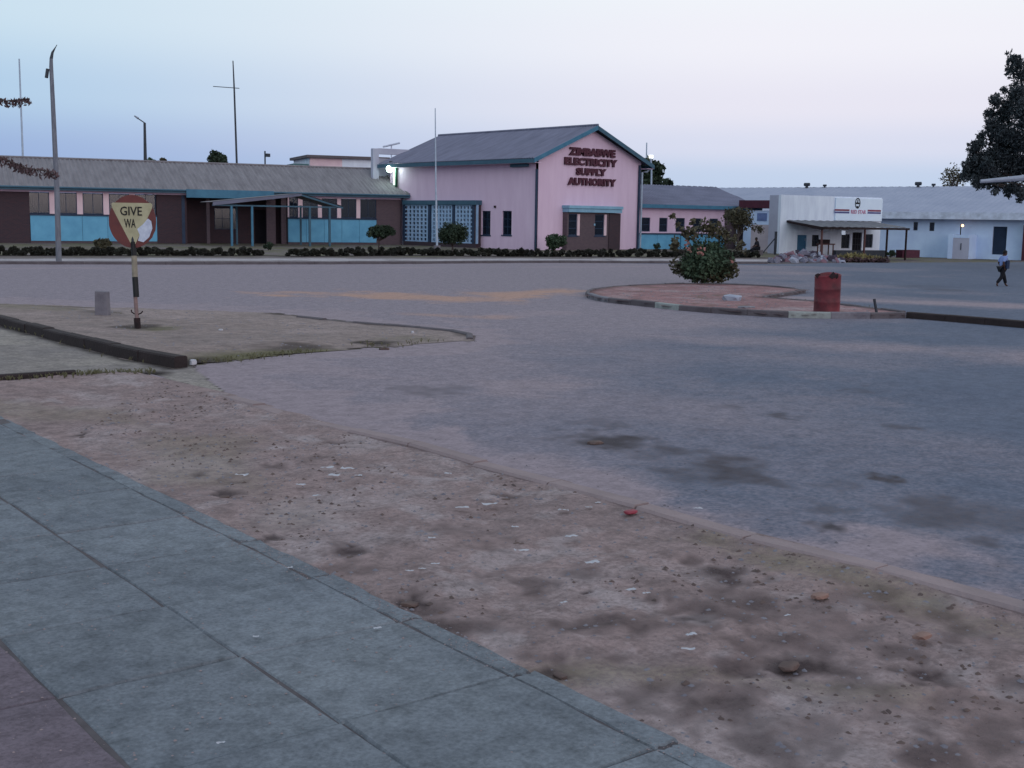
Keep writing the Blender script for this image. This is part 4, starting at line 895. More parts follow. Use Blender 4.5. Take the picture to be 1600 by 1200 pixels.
# privy box with door, orange bulb post
px0, px1 = FH.X(1481, 385, -1.6), FH.X(1513, 385, -1.6)
pb = fthing('outside_cubicle', 'small pale blue cubicle with a grey door against the shed wall', 'cubicle', FH)
b = MB(); b.box(px0, px0+.35, -1.6, -.003, -.5, 1.45); b.box(px0+.351, px1, -1.58, -1.45, 1.2, 1.42); b.box(px1-.1, px1, -1.449, -.003, -.5, 1.44); b.build('wall', M['shedw'], pb)
d_ = MB(); d_.box(px0+.36, px1-.001, -1.56, -1.5, -.5, 1.19); d_ = d_.build('door', M['greyw'], pb); h_ = MB(); h_.box(px0+.95, px0+1.0, -1.6, -1.561, .3, .8); h_.build('handle', M['darkmetal'], d_)
ob = thing('orange_bulb_lamp', 'small glowing orange bulb on a post at the shed eaves', 'lamp', FH.w(FH.X(1501, 360, -.9), -.9), FH.a)
b = MB(); b.tube([(0, 0, -.5), (0, 0, 2.2)], .04, 6); b.build('post', M['rust'], ob)
bm = bmesh.new(); bmesh.ops.create_icosphere(bm, subdivisions=2, radius=.1); me = bpy.data.meshes.new('bulb'); bm.to_mesh(me); bm.free(); q = link('bulb', me, M['lampo'], ob); q.location = (.12, 0, 2.1)
rdx = FH.X(1598, 380, -.4); b = MB(); b.box(0, .5, 0, .3, -.5, 2.2); q = tag(b.build('red_post_box', M['maroon']), 'tall red box against the shed wall at the right picture edge', 'box'); q.location = FH.w(rdx, -.5); q.rotation_euler.z = FH.a
# small maroon roofed hut between wing and store
FM = Fr(D(1160, 395, 95), ang)
hm = fthing('maroon_roofed_hut', 'little pale blue walled hut with maroon roof edge left of the store', 'building', FM)
b = MB(); xq = FM.X(1204, 350); b.box(0, xq, 0, 3, -.2, FM.hit(1190, 329)[1]); b.build('wall', M['shedw'], hm)
b = MB(); b.box(-.3, xq+.2, -.3, 3.3, FM.hit(1190, 326)[1]+.05, FM.hit(1190, 313)[1]); b.build('roof', M['maroon'], hm)
b = MB(); b.box(FM.X(1183), FM.X(1198), -.05, -.003, FM.hit(1190, 345)[1], FM.hit(1190, 333)[1]); b.build('window', mat('blue_shutter', (110, 130, 180)), hm)
FT = Fr(D(1172, 395, 88), ang)
b = MB(); b.box(0, FT.X(1201, 370), 0, .2, -.2, FT.hit(1190, 351)[1]); q = tag(b.build('yard_wall', mat('cream_wall', (196, 182, 186), (170, 158, 168), 1)), 'cream yard wall between the office wing and the white store', 'wall'); q.location = FT.o; q.rotation_euler.z = ang
fp = thing('braced_fence_post', 'dark fence post with diagonal brace left of the white store', 'post', G(1211, 398))
zt_ = (398-362)*dist_of(G(1211, 398))/FPX
b = MB(); b.tube([(0, 0, 0), (0, 0, zt_)], .09, 7); b.build('post', M['darkmetal'], fp)
b = MB(); b.tube([(0, 0, zt_*.75), tuple(-R0*.9+Vector((0, 0, 0)))], .04, 6); b.build('brace', M['darkmetal'], fp)

# ================================================================ POLES
def pole(name, label, cat, chain, dist, rad, m, group=None, n=8):
    base = D(*chain[0], dist); base.z = 0 if base.z < 1.2 else base.z
    t = thing(name, label, cat, (base.x, base.y, 0))
    pts = [D(*c, dist)-Vector((base.x, base.y, 0)) for c in chain]; pts[0].z = min(pts[0].z, 0)
    b = MB(); b.tube(pts, rad, n); b.build('pole', m, t, smooth=False); return t, pts, base
dp = dist_of(G(92, 411))
t, pts, base = pole('wooden_utility_pole', 'thick leaning wooden utility pole on the far kerb at left', 'pole', [(92, 411), (89, 300), (84, 190), (80, 105), (80, 92)], dp, [.125, .115, .1, .085, .07], M['wood'])
b = MB(); b.tube([pts[-1], D(82, 82, dp)-Vector((base.x, base.y, 0)), D(89, 70, dp)-Vector((base.x, base.y, 0))], [.07, .05, .015], 6); b.build('bent_tip', M['darkmetal'], t)
b = MB(); b.tube([D(79, 108, dp)-Vector((base.x, base.y, 0))+Vector((-.12, 0, 0)), D(77, 122, dp)-Vector((base.x, base.y, 0))+Vector((-.12, 0, 0))], .07, 6); b.build('insulator', M['darkmetal'], t)
dp2 = 86
t, pts, base = pole('antenna_mast', 'thin grey mast before the office wing at the left picture edge', 'mast', [(43, 384), (37, 280), (30, 92)], dp2, [.09, .08, .055], M['pipe'])
t, pts, base = pole('side_arm_antenna_mast', 'tall thin antenna mast with one side arm behind the office roof', 'mast', [(371, 340), (370, 256), (366, 140), (364, 95)], 112, [.1, .1, .08, .05], M['darkmetal'])
b = MB(); b.tube([D(333, 135, 112)-base.xy.to_3d(), D(374, 138, 112)-base.xy.to_3d()], .035, 5); b.build('side_arm', M['darkmetal'], t)
t, pts, base = pole('street_lamp', 'dark street lamp with short bent arm behind the long roof', 'street lamp', [(228, 340), (227, 250), (226, 192)], 105, [.16, .15, .11], M['darkmetal'])
b = MB(); b.tube([pts[-1], D(214, 184, 105)-base.xy.to_3d()], .05, 6); b.build('arm', M['darkmetal'], t)
b = MB(); b.tube([D(216, 185, 105)-base.xy.to_3d(), D(210, 181, 105)-base.xy.to_3d()], [.1, .06], 6); b.build('lamp_head', M['metal'], t)
t, pts, base = pole('small_antenna_pole', 'short dark pole with small aerial behind the long roof', 'pole', [(415, 340), (414, 236)], 110, .07, M['darkmetal'])
b = MB(); b.box(.12, .5, -.1, .1, D(0, 244, 110).z*0+pts[-1].z-.55, pts[-1].z-.25); b.build('aerial_box', M['darkmetal'], t)
dp6 = dist_of(G(682, 392))
t, pts, base = pole('flagpole', 'tall white flagpole before the pink office block', 'flagpole', [(683, 392), (681, 280), (680, 169)], dp6, [.075, .05, .03], M['pipe'])
b = MB(); b.tube([(0, 0, 0), (0, 0, .35)], .22, 10); b.build('base', M['conc'], t)
t, pts, base = pole('rear_mast', 'thin pale mast behind the right eave of the pink block', 'mast', [(1010, 340), (1010, 250), (1010.5, 223)], 115, .06, M['pipe'])
t, pts, base = pole('floodlight_post', 'white floodlight on a pole beside the dark tree behind the wing', 'floodlight', [(1018, 340), (1018, 268), (1017, 247)], 100, .07, M['pipe'])
b = MB(); q = pts[-1]; b.box(q.x-.13, q.x+.13, q.y-.12, q.y+.1, q.z, q.z+.24); b.build('lamp_head', mat('lit_floodlight', (255, 255, 240), emit=((255, 255, 245), 2)), t)
dl = 40
t, pts, base = pole('kerbside_lamp_post', 'grey lamp post arm reaching in before the big dark tree at right', 'street lamp', [(1690, 460), (1690, 300), (1688, 276)], dl, [.1, .08, .07], M['metal'])
b = MB(); b.tube([pts[-1], D(1600, 278, dl)-base.xy.to_3d()], .05, 6); b.build('arm', M['metal'], t)
b = MB(); b.tube([D(1602, 278, dl)-base.xy.to_3d(), D(1532, 283.5, dl)-base.xy.to_3d()], [.1, .06], 8); b.build('lamp_head', M['metal'], t)

# ================================================================ VEGETATION
def leaves_mesh(name, centers, radii, n, size, m, parent, seed=0, squash=1, elong=1.6, shell=.55, droop=0, smooth=False):
    r = np.random.default_rng(seed); c = np.array([tuple(v) for v in centers]); rad = np.array(radii)
    wgt = rad**2/np.sum(rad**2); k = r.choice(len(c), n, p=wgt)
    d = r.normal(size=(n, 3)); d /= np.linalg.norm(d, axis=1)[:, None]; rr = (shell+(1-shell)*r.random(n))*rad[k]; rr *= np.where(r.random(n) < .25, r.random(n), 1)
    p = c[k]+d*rr[:, None]*np.array([1, 1, squash])
    a = r.normal(size=(n, 3)); a[:, 2] -= droop; a /= np.linalg.norm(a, axis=1)[:, None]; b_ = np.cross(a, r.normal(size=(n, 3))); b_ /= np.linalg.norm(b_, axis=1)[:, None]
    s = size*(.6+.8*r.random(n))[:, None]; a = a*s*elong*.5; b_ = b_*s*.5; nn = np.cross(a, b_); nn /= (np.linalg.norm(nn, axis=1)[:, None]+1e-9); nn *= s*.12
    v = np.stack([p-a, p-b_+nn, p+a, p+b_+nn], 1).reshape(-1, 3)
    f = np.arange(4*n, dtype=np.int32)
    me = bpy.data.meshes.new(name); me.vertices.add(4*n); me.vertices.foreach_set('co', v.astype(np.float32).ravel()); me.loops.add(4*n); me.loops.foreach_set('vertex_index', f)
    me.polygons.add(n); me.polygons.foreach_set('loop_start', np.arange(n, dtype=np.int32)*4); me.polygons.foreach_set('loop_total', np.full(n, 4, np.int32)); me.update()
    return link(name, me, m, parent)
def plant(name, label, cat, base, w_, h, stem, m, n, size, seed, ncl=14, group=None, squash=1, trunk_r=.04, sprigs=0, shape='round'):
    """base = ground point, crown ellipsoid w_ wide and h tall starting at height stem"""
    t = thing(name, label, cat, (base.x, base.y, base.z), group=group); r = random.Random(seed)
    cs = []; rs = []
    for i in range(ncl):
        while True:
            q = Vector((r.uniform(-1, 1), r.uniform(-1, 1), r.uniform(-1, 1)))
            if q.length < 1: break
        k = .68
        hh_ = 1 if shape == 'round' else (1-.5*abs(q.z+.15) if shape == 'diamond' else 1-.75*(q.z+1)/2)
        cs.append(Vector((q.x*w_/2*k*hh_, q.y*w_/2*k*hh_, stem+h/2+q.z*h/2*k))); rs.append(min(w_, h)*r.uniform(.2, .32))
    leaves_mesh('foliage', cs, rs, n, size, m, t, seed)
    b = MB()
    b.tube([(0, 0, -.03), (r.uniform(-.03, .03), 0, stem*.6), (0, 0, stem+h*.35)], [trunk_r, trunk_r*.8, trunk_r*.4], 7)
    for c in cs[:8]: b.tube([(0, 0, stem*.7), c*.55+Vector((0, 0, stem*.3)), c], [trunk_r*.5, trunk_r*.3, trunk_r*.12], 5)
    b.build('stem', M['bark'], t)
    return t, cs
# planted island bush
bb = G(1100, 447); bb.z = .1
ib, cs = plant('flowering_bush', 'big leafy bush with salmon pink flowers on the planted traffic island', 'bush', bb, 2.6, 1.5, .0, M['leafm'], 7000, .07, 3, 46, trunk_r=.06, shape='diamond')
low = [R0*x+Vector((0, 0, z)) for x, z in ((-.9, .55), (-.75, .42), (-.5, .4), (.85, .6), (.9, .4), (.6, .35), (.2, .22), (-.15, .22), (.45, .25), (-.35, .3), (.3, 1.75), (0, 1.85), (-.5, 1.6), (.6, 1.55))]
sp = []
for x, z in ((-.95, 1.9), (-1.1, 2.15), (-.8, 1.75), (-.45, 2.0), (.95, 1.5)): sp.append(R0*x+Vector((0, 0, z)))
rr_ = random.Random(77)
for k in range(16):
    a = rr_.uniform(.1, 3.4); rd_ = rr_.uniform(1.05, 1.25); sp.append(R0*math.cos(a)*rd_+hf*rr_.uniform(-.5, .3)+Vector((0, 0, .85+math.sin(a)*rd_*.8)))
leaves_mesh('outer_foliage', low+sp, [.28]*len(low)+[.1]*5+[.12]*16, 2300, .08, M['leafb'], ib, 8)
b = MB()
for c in sp+low[:8]: b.tube([(0, 0, .1), c*.5+Vector((0, 0, .2)), c], [.02, .012, .006], 4)
b.build('branches', M['bark'], ib)
fl = [R0*x-hf*.75+Vector((0, 0, z)) for x, z in ((-.75, 1.25), (-.62, 1.1), (-.3, .98), (-.28, 1.15), (-.15, 1.13), (-.7, 1.32), (.75, .75), (-.22, .96))]
leaves_mesh('flowers', fl, [.09]*8, 80, .06, M['flower'], ib, 12, shell=.2)
# hedge along the far footpath
def hedge(name, label, line, h, wd, n, seed, m, group=None):
    P = [Vector((p.x, p.y, 0)) for p in line]; t = thing(name, label, 'hedge', P[0], group=group); r = random.Random(seed); cs = []; rs = []
    for a, c in zip(P, P[1:]):
        ln = (c-a).length; k = max(1, int(ln/.11)); sd_ = Vector((-(c-a).y, (c-a).x, 0)).normalized()
        for i in range(k):
            q = a+(c-a)*(i+r.random())/k; hh = h*(.85+.3*float(fbm(np.array([q.x*.5]), np.array([q.y*.5]))[0]))
            cs.append(q-P[0]+sd_*r.uniform(-wd, wd)*.5+Vector((0, 0, hh*r.uniform(.1, .8)))); rs.append(h*r.uniform(.22, .32))
    leaves_mesh('foliage', cs, rs, n, .11, m, t, seed)
    for c in cs[::25]: MB().tube([(c.x, c.y, -.02), (c.x+.03, c.y, c.z)], [.02, .01], 4).build('stem', M['bark'], t)
    return t
hedge('low_hedge', 'dark clipped hedge before the long wing, left of the entrance gap', [p+Vector((.1, .4, 0)) for p in HEDGE], .42, .7, 46000, 1, M['leafh'])
hedge('low_hedge', 'dark clipped hedge before the pink block, right of the entrance gap', [p+Vector((.1, .4, 0)) for p in HEDGE2], .42, .7, 52000, 2, M['leafh'])
def on(px, py): return G(px, py)
plant('rounded_shrub', 'small brown round shrub before the blue panels behind the give way sign', 'shrub', on(161, 394), 1.15, .75, .05, M['leafb'], 1800, .08, 21)
b0 = on(592, 390); plant('flat_topped_shrub', 'wide flat topped shrub at the right end of the long wing', 'shrub', b0, 2.9, .85, .75, M['leafd'], 5500, .085, 22, ncl=36, trunk_r=.06)
b0 = on(707, 391); plant('large_round_shrub', 'large dark round shrub before the blue breeze block screens', 'shrub', b0, 2.3, 1.55, .35, M['leafd'], 6500, .085, 23, ncl=34, trunk_r=.07)
b0 = on(866, 393); plant('gable_shrub', 'green round shrub left of the brick bay under the lettering', 'shrub', b0, 1.75, 1.05, .12, M['leafm'], 3600, .085, 24, ncl=26)
plant('tiny_shrub', 'tiny dark ball shrub before the blue panels of the right wing', 'shrub', on(1026, 392), .5, .5, .12, M['leafd'], 300, .07, 25, ncl=6)
for i, (px, py, lb_) in enumerate(((1392, 402, 'dark low shrub under the right end of the store canopy'), (420, 391, 'small dark shrub beside the entrance gap in the hedge'))):
    plant('low_shrub', lb_, 'shrub', on(px, py), .9, .45, .03, M['leafd'], 500, .07, 30+i, ncl=8)
# tree by right wing end
b0 = on(1152, 396)
t, _ = plant('dry_tree', 'thin brown green tree at the right end of the right wing', 'tree', b0, 2.3, 1.9, 1.45, M['leafb'], 1900, .1, 26, ncl=22, trunk_r=.09)
leaves_mesh('side_foliage', [R0*x+Vector((0, 0, z)) for x, z in ((1.2, 1.75), (1.5, 1.6), (-1.3, 1.9), (-1.0, 1.6), (-1.8, 1.3))], [.3]*5, 300, .1, M['leafb'], t, 5)
# background trees
def bgtree(name, label, pxc, pyt, pyb, wpx, dist, m, n, size, seed, shape='round', ncl=26):
    top = D(pxc, pyt, dist); bot = D(pxc, pyb, dist); wd = wpx*dist/FPX; base = Vector((bot.x, bot.y, 0))
    return plant(name, label, 'tree', base, wd, top.z-bot.z, bot.z, m, n, size, seed, ncl=ncl, trunk_r=.2, shape=shape)
bgtree('dark_tree', 'dark ragged tree behind the right eave of the pink block', 1012, 246, 300, 50, 112, M['leafd'], 2600, .3, 41, ncl=40)
bgtree('little_tree', 'little dark tree top showing over the right wing roof', 1044, 278, 300, 22, 110, M['leafd'], 260, .25, 42, ncl=9)
bgtree('conical_tree', 'small dark rounded tree behind the ridge of the long roof', 340, 230, 275, 27, 125, M['leafd'], 1500, .25, 43, ncl=20)
bgtree('ridge_shrub', 'pale green tree top just above the ridge right of the lamp', 240, 247, 270, 30, 120, M['leafm'], 500, .25, 44, ncl=10)
bgtree('ridge_shrub', 'grey small tree top above the ridge between lamp and conical tree', 256, 245, 268, 12, 120, M['leafb'], 250, .25, 45, ncl=6)
bgtree('bare_tree', 'sparse bare tree beside the big dark tree at right', 1487, 256, 300, 44, 104, M['leafb'], 700, .12, 46, ncl=24)
# big tree at right
dT = 62; bt = D(1690, 400, dT); bt.z = 0
XTR = [(1582, 92, 10), (1580, 112, 8), (1558, 160, 10), (1548, 178, 9), (1552, 196, 12), (1535, 215, 9), (1522, 232, 9), (1512, 258, 8), (1508, 276, 7), (1525, 262, 11), (1565, 225, 16), (1588, 145, 12), (1516, 268, 9), (1540, 255, 14), (1550, 272, 14), (1530, 284, 10)]
bigt = thing('big_dark_tree', 'huge dark feathery tree filling the right picture edge', 'tree', bt)
r = random.Random(5); cs = []; rs = []
outl = [(1590, 98, 9), (1600, 120, 14), (1592, 150, 10), (1575, 168, 14), (1568, 185, 12), (1600, 170, 22), (1560, 205, 14), (1585, 215, 20), (1545, 200, 8), (1530, 225, 9), (1545, 240, 14), (1570, 250, 22), (1522, 248, 9), (1535, 268, 13), (1512, 272, 9),
        (1560, 283, 16), (1590, 262, 24), (1610, 230, 24), (1625, 190, 26), (1640, 150, 26), (1640, 110, 22), (1660, 90, 26), (1690, 80, 30), (1650, 250, 30), (1700, 200, 45), (1690, 270, 30), (1730, 150, 40), (1750, 240, 40), (1525, 280, 10), (1545, 282, 10), (1582, 297, 9), (1596, 300, 10), (1575, 299, 6), (1594, 312, 5), (1620, 295, 16), (1574, 306, 3.5), (1518, 236, 5), (1533, 213, 5), (1570, 140, 5), (1620, 85, 10), (1640, 70, 12)]
outl += XTR
for px, py, rp in outl:
    for q in range(3):
        rr = rp*dT/FPX; c = D(px+r.uniform(-.3, .3)*rp, py+r.uniform(-.3, .3)*rp, dT+r.uniform(-1, 1)*rp*.08)-bt; cs.append(c); rs.append(rr*r.uniform(.85, 1.3))
for px, py, rp in list(outl):
    for q in range(6):
        a = r.uniform(0, 6.28); cs.append(D(px+math.cos(a)*rp*1.15, py+math.sin(a)*rp*1.15, dT+r.uniform(-1, 1))-bt); rs.append(rp*dT/FPX*r.uniform(.2, .42))
leaves_mesh('crown', cs, rs, 130000, .06, M['leaft'], bigt, 51, elong=2.8, droop=.4, shell=.1)
b = MB(); top = D(1660, 90, dT)-bt; b.tube([(0, 0, -.1), (0, 0, 2.5), top*.6, top], [.4, .33, .2, .05], 9); b.build('trunk', M['bark'], bigt)
for px, py, rp in outl[::2]:
    c = D(px, py, dT)-bt; s_ = Vector((top.x*.3, top.y*.3, max(1.5, c.z*.72))); b = MB(); b.tube([s_, (s_+c)/2+Vector((0, 0, .15)), c], [.09, .05, .02], 5); b.build('limb', M['bark'], bigt)
# near left tree whose branch tips reach in
dN = 14; bn = D(-210, 620, dN); bn.z = 0
nb = thing('drooping_branch_tree', 'tree left of the frame whose dry reddish branch tips hang in at left', 'tree', bn)
b = MB(); tp = D(-150, 60, dN)-bn; b.tube([(0, 0, -.1), tp*.4, tp], [.16, .12, .06], 8); b.build('trunk', M['bark'], nb)
cs = []; rs = []
for ch in ([(-120, 110), (-40, 140), (10, 158), (46, 154)], [(-120, 200), (-50, 225), (0, 246), (40, 262), (88, 270)]):
    pts = [D(*c, dN)-bn for c in ch]; b = MB(); b.tube(pts, [.03, .018, .01, .006] if len(ch) == 4 else [.03, .02, .014, .009, .004], 5); b.build('limb', M['bark'], nb)
    for a, c in zip(pts, pts[1:]):
        for k in range(5): q = a+(c-a)*(k+.5)/5; cs.append(q+Vector((0, 0, -.03))); rs.append(.05 if len(ch) == 4 else .06)
for k in range(20): cs.append(tp+Vector((r.uniform(-.8, .5), r.uniform(-.8, .5), r.uniform(-.8, .8)))); rs.append(.35)
leaves_mesh('leaves', cs[:-20], rs[:-20], 900, .024, M['leafr'], nb, 60, elong=2.2, droop=1.5)
leaves_mesh('crown', [c-R0*.6 for c in cs[-20:]], rs[-20:], 2500, .08, M['leafb'], nb, 61, elong=2.2, droop=1.)
# grass tufts (stuff)
gp = []
def tufts(pts, n, spread, seed):
    n = int(n*.35)
    r = random.Random(seed)
    for _ in range(n):
        i = r.randrange(len(pts)-1) if len(pts) > 1 else 0; a = pts[i]; c = pts[min(i+1, len(pts)-1)]; q = a+(c-a)*r.random(); gp.append((q.x+r.gauss(0, spread), q.y+r.gauss(0, spread)))
tufts(GL((310, 572), (400, 561), (505, 550)), 260, .12, 1); tufts(GL((195, 519), (215, 520), (255, 522)), 130, .12, 2); pass
tufts(B_line, 700, .1, 4); tufts(GL((135, 492), (165, 497), (190, 494)), 120, .15, 5); tufts(GL((570, 538), (600, 545), (680, 535)), 90, .15, 6); tufts(GL((1200, 467), (1300, 476), (1400, 488)), 140, .1, 7); tufts(A_top, 120, .08, 8); tufts(GL((1050, 450), (1150, 455)), 160, .3, 9)
b = MB(); r = random.Random(3)
for x, y in gp:
    for k in range(7):
        a = r.uniform(0, 6.28); h = r.uniform(.012, .045); dx, dy = math.cos(a)*h*.7, math.sin(a)*h*.7; wv = .004
        b.add([(x-wv*math.sin(a), y+wv*math.cos(a), 0.0), (x+wv*math.sin(a), y-wv*math.cos(a), 0.0), (x+dx*.6+wv*.6*math.sin(a), y+dy*.6, h*.8+.02), (x+dx, y+dy, h+.02)], [(0, 1, 2, 3)])
o = b.build('dry_grass_tufts', M['leafy'], kind='stuff'); tag(o, 'short dry grass tufts along kerbs and gully edges', 'grass'); o.location.z = .02

# ================================================================ SMALL THINGS
# give way sign
sb = G(216, 518, .05); sd_ = dist_of(sb); kpm = FPX/sd_
gs = thing('give_way_sign', 'battered round give way sign, red and cream, on a leaning banded post', 'sign', (sb.x, sb.y, 0), PHI-R_(90))
def LP(px, py, off=0):
    p = D(px, py, sd_+off)-Vector((sb.x, sb.y, 0)); return Vector((p.dot(R0), p.dot(hf), p.z))
segs = [((216, 524), (214, 497), .055, M['rust'], 'post_foot'), ((214, 497), (211.5, 464), .034, M['postpink'], 'post_band'), ((213, 464), (211, 433), .05, M['black'], 'post_band'), ((211, 433), (209.5, 400), .048, M['postpale'], 'post_band'), ((209.5, 400), (208, 378), .044, M['black'], 'post_band'), ((208, 378), (207, 318), .035, M['darkmetal'], 'post_top')]
for a, c, rd, m, nm in segs: b = MB(); b.tube([LP(*a), LP(*c)], rd, 10); b.build(nm, m, gs, smooth=False)
b = MB(); b.tube([LP(213, 492), LP(206, 488), LP(205, 484)], .012, 5); b.tube([LP(214, 492), LP(221, 489), LP(223, 486)], .012, 5); b.build('torn_bracket', M['rust'], gs)
cp_ = LP(207, 346, -.06); Rr = 37/kpm; Rz = 41/kpm
def disc(name, pts, y0, y1, m):
    b = MB(); b.prism([(cp_.x+a*Rr, cp_.z+c*Rz) for a, c in pts], cp_.y+y0, cp_.y+y1); return b.build(name, m, gs)
circ = [(math.cos(2*math.pi*k/40)*(1+.015*math.sin(k*3)), math.sin(2*math.pi*k/40)) for k in range(40)]
disc('plate', circ, -.004, .004, M['signred'])
tri = [(-.86, .66), (-.84, .52), (-.1, -.82), (.1, -.86), (.84, .5), (.86, .64), (.8, .7), (-.8, .7)]
disc('triangle', tri, -.0095, -.0065, M['cream'])
disc('peeled_patch', [(.2, -.28), (.45, -.1), (.66, .12), (.8, .02), (.84, -.25), (.7, -.58), (.45, -.78), (.22, -.72), (.3, -.5)], -.014, -.0105, M['peel'])
def stext(s, x0, x1, z0, z1, nm): text(gs, s, cp_.x+x0*Rr, cp_.x+x1*Rr, cp_.z+z0*Rz, cp_.z+z1*Rz, cp_.y-.0105, M['black'], nm, .006, .01)
stext('GIVE', -.5, .42, .22, .56, 'word_lettering'); stext('WA', -.34, .14, -.24, .1, 'word_lettering')
# concrete marker block
mb_ = G(161, 498, .03); kk = FPX/dist_of(mb_)
b = MB(); wv = 21/kk/2; hv = 46/kk; b.add([(-wv, -.09, -.05), (wv, -.09, -.05), (wv, .09, -.05), (-wv, .09, -.05), (-wv*.93, -.08, hv), (wv*.9, -.08, hv*.98), (wv*.9, .08, hv*.98), (-wv*.93, .08, hv)], [(0, 1, 5, 4), (1, 2, 6, 5), (2, 3, 7, 6), (3, 0, 4, 7), (4, 5, 6, 7), (3, 2, 1, 0)])
q = tag(b.build('concrete_marker', M['conc'], bevel=.012), 'upright grey concrete marker block standing left of the give way sign', 'marker'); q.location = (mb_.x, mb_.y, 0); q.rotation_euler = (0, 0, PHI-R_(92))
# drum
db = G(1291, 489, .1); kk = FPX/dist_of(db); dr = 40/kk/2; dh = 62/kk
dm = thing('red_oil_drum', 'dented rusty red oil drum used as a bin on the island kerb', 'drum', (db.x, db.y, .07)); dm.rotation_euler = (R_(1.5), R_(-2), 0)
vs = []; prof = [(0, 1), (.02, 1.02), (.04, 1), (.31, 1), (.33, 1.025), (.35, 1), (.63, 1), (.65, 1.025), (.67, 1), (.96, 1), (.985, 1.02), (1, 1.0)]; n = 40
for t, s_ in prof:
    for k in range(n):
        a = 2*math.pi*k/n; dent = 1-.05*max(0, math.cos(a+2.2))*math.exp(-((t-.45)/.2)**2)-.02*math.sin(3*a+t*4)
        z = t*dh+(.02*math.sin(2*a)+.03*math.cos(a+.5) if t > .9 else 0); vs.append((dr*s_*dent*math.cos(a), dr*s_*dent*math.sin(a), z))
m0 = len(prof)
fs = [(i*n+k, i*n+(k+1) % n, (i+1)*n+(k+1) % n, (i+1)*n+k) for i in range(m0-1) for k in range(n)]+[tuple(range(n))[::-1]]
for k in range(n): a = 2*math.pi*k/n; vs.append((dr*.93*math.cos(a), dr*.93*math.sin(a), dh*.995))
for k in range(n): a = 2*math.pi*k/n; vs.append((dr*.93*math.cos(a), dr*.93*math.sin(a), dh*.6))
o1 = m0*n; fs += [((m0-1)*n+k, (m0-1)*n+(k+1) % n, o1+(k+1) % n, o1+k) for k in range(n)]+[(o1+k, o1+(k+1) % n, o1+n+(k+1) % n, o1+n+k) for k in range(n)]
me = bpy.data.meshes.new('drum_body'); me.from_pydata(vs, [], fs); me.update(); me.polygons.foreach_set('use_smooth', [len(p.vertices) == 4 for p in me.polygons]); link('drum_body', me, M['drum'], dm)
b = MB(); b.slabpoly([(dr*.92*math.cos(2*math.pi*k/16), dr*.92*math.sin(2*math.pi*k/16)) for k in range(16)], dh*.6, dh*.85); b.build('rubbish_fill', M['rust'], dm)
for q_, w_, h_ in ((-.27, .1, .02), (.02, .13, .07), (.12, .06, .03)):
    y_ = -math.sqrt(max(.01, dr*dr*1.06-q_*q_)); c = R0*q_+hf*y_; b = MB()
    b.add([tuple(c+R0*a_*w_+Vector((0, 0, dh-.07+z_))+hf*o_) for o_ in (-.012, .012) for a_, z_ in ((-.6, .06), (-.1, 0), (.5, .03), (.6, .09), (.1, .09+h_), (-.5, .08))], [(0, 1, 2, 3, 4, 5), (11, 10, 9, 8, 7, 6)]+[(i, (i+1) % 6, (i+1) % 6+6, i+6) for i in range(6)]); b.build('torn_rim_flap', M['rust'], dm)
# stake
b = MB(); s0 = G(1372, 490, .08); b.tube([(0, 0, -.05), tuple(D(1366, 467, dist_of(s0))-Vector((s0.x, s0.y, 0)))], .035, 6); q = tag(b.build('leaning_stake', M['darkmetal']), 'short dark stake leaning out of the island edge', 'stake'); q.location = (s0.x, s0.y, 0)
# flat stone slab
def rock(name, m, parent=None, s=(1, 1, 1), seed=0, sub=1):
    bm = bmesh.new(); bmesh.ops.create_icosphere(bm, subdivisions=sub, radius=1); r = random.Random(seed)
    for v in bm.verts:
        v.co *= r.uniform(.75, 1.1); v.co = Vector((max(-.72, min(.72, v.co.x))*s[0], max(-.72, min(.72, v.co.y))*s[1], max(-.6, min(.6, v.co.z))*s[2]))
    me = bpy.data.meshes.new(name); bm.to_mesh(me); bm.free(); return link(name, me, m, parent)
q = rock('broken_concrete_slab', M['stoneb'], None, (.42, .3, .16), 4, 2); p = G(1144, 467, .12); q.location = p; q.rotation_euler = (R_(6), 0, .4); tag(q, 'pale broken concrete slab lying beside the flowering bush', 'slab')
q = rock('low_stone_lump', M['conc'], None, (.3, .2, .07), 6, 2); p = G(1165, 481, .1); q.location = p; tag(q, 'flat grey stone lump on the island soil before the pale slab', 'stone')
# rubble pile
rp = thing('rubble_pile', 'heap of grey and pinkish broken rubble before the white store', 'rubble', G(1262, 411))
r = random.Random(9); protos = [rock('stone_proto', None, None, (1, 1, .8), 70+i) for i in range(4)]; mes = [o.data for o in protos]
for o in protos: bpy.data.objects.remove(o)
O = Vector(rp.location)
for i in range(150):
    u = r.random(); px = 1205+112*u; prof_ = 17*math.sin(math.pi*min(1, max(0, (u*1.05))))**.6; hgt = r.random()**1.3*prof_
    dd = dist_of(G(px, 411)); p = D(px, 411-hgt*.85, dd+hgt/17*1.8+r.uniform(-.3, .3)); p.z = max(p.z, .05)
    o = bpy.data.objects.new('stone', mes[i % 4].copy() if i < 16 else None) if False else None
    m = r.choice([M['stone'], M['stone'], M['stoneb'], M['stonep'], M['stonec']])
    key = (i % 4, m.name)
    if key not in globals().setdefault('_rc', {}):
        c = mes[i % 4].copy(); c.materials.clear(); c.materials.append(m); _rc[key] = c
    o = bpy.data.objects.new('stone', _rc[key]); C.objects.link(o); o.parent = rp; o.location = p-O; s_ = r.uniform(.16, .38); o.scale = (s_, s_*r.uniform(.7, 1.1), s_*r.uniform(.5, .9)); o.rotation_euler = (r.random()*3, r.random()*3, r.random()*3)
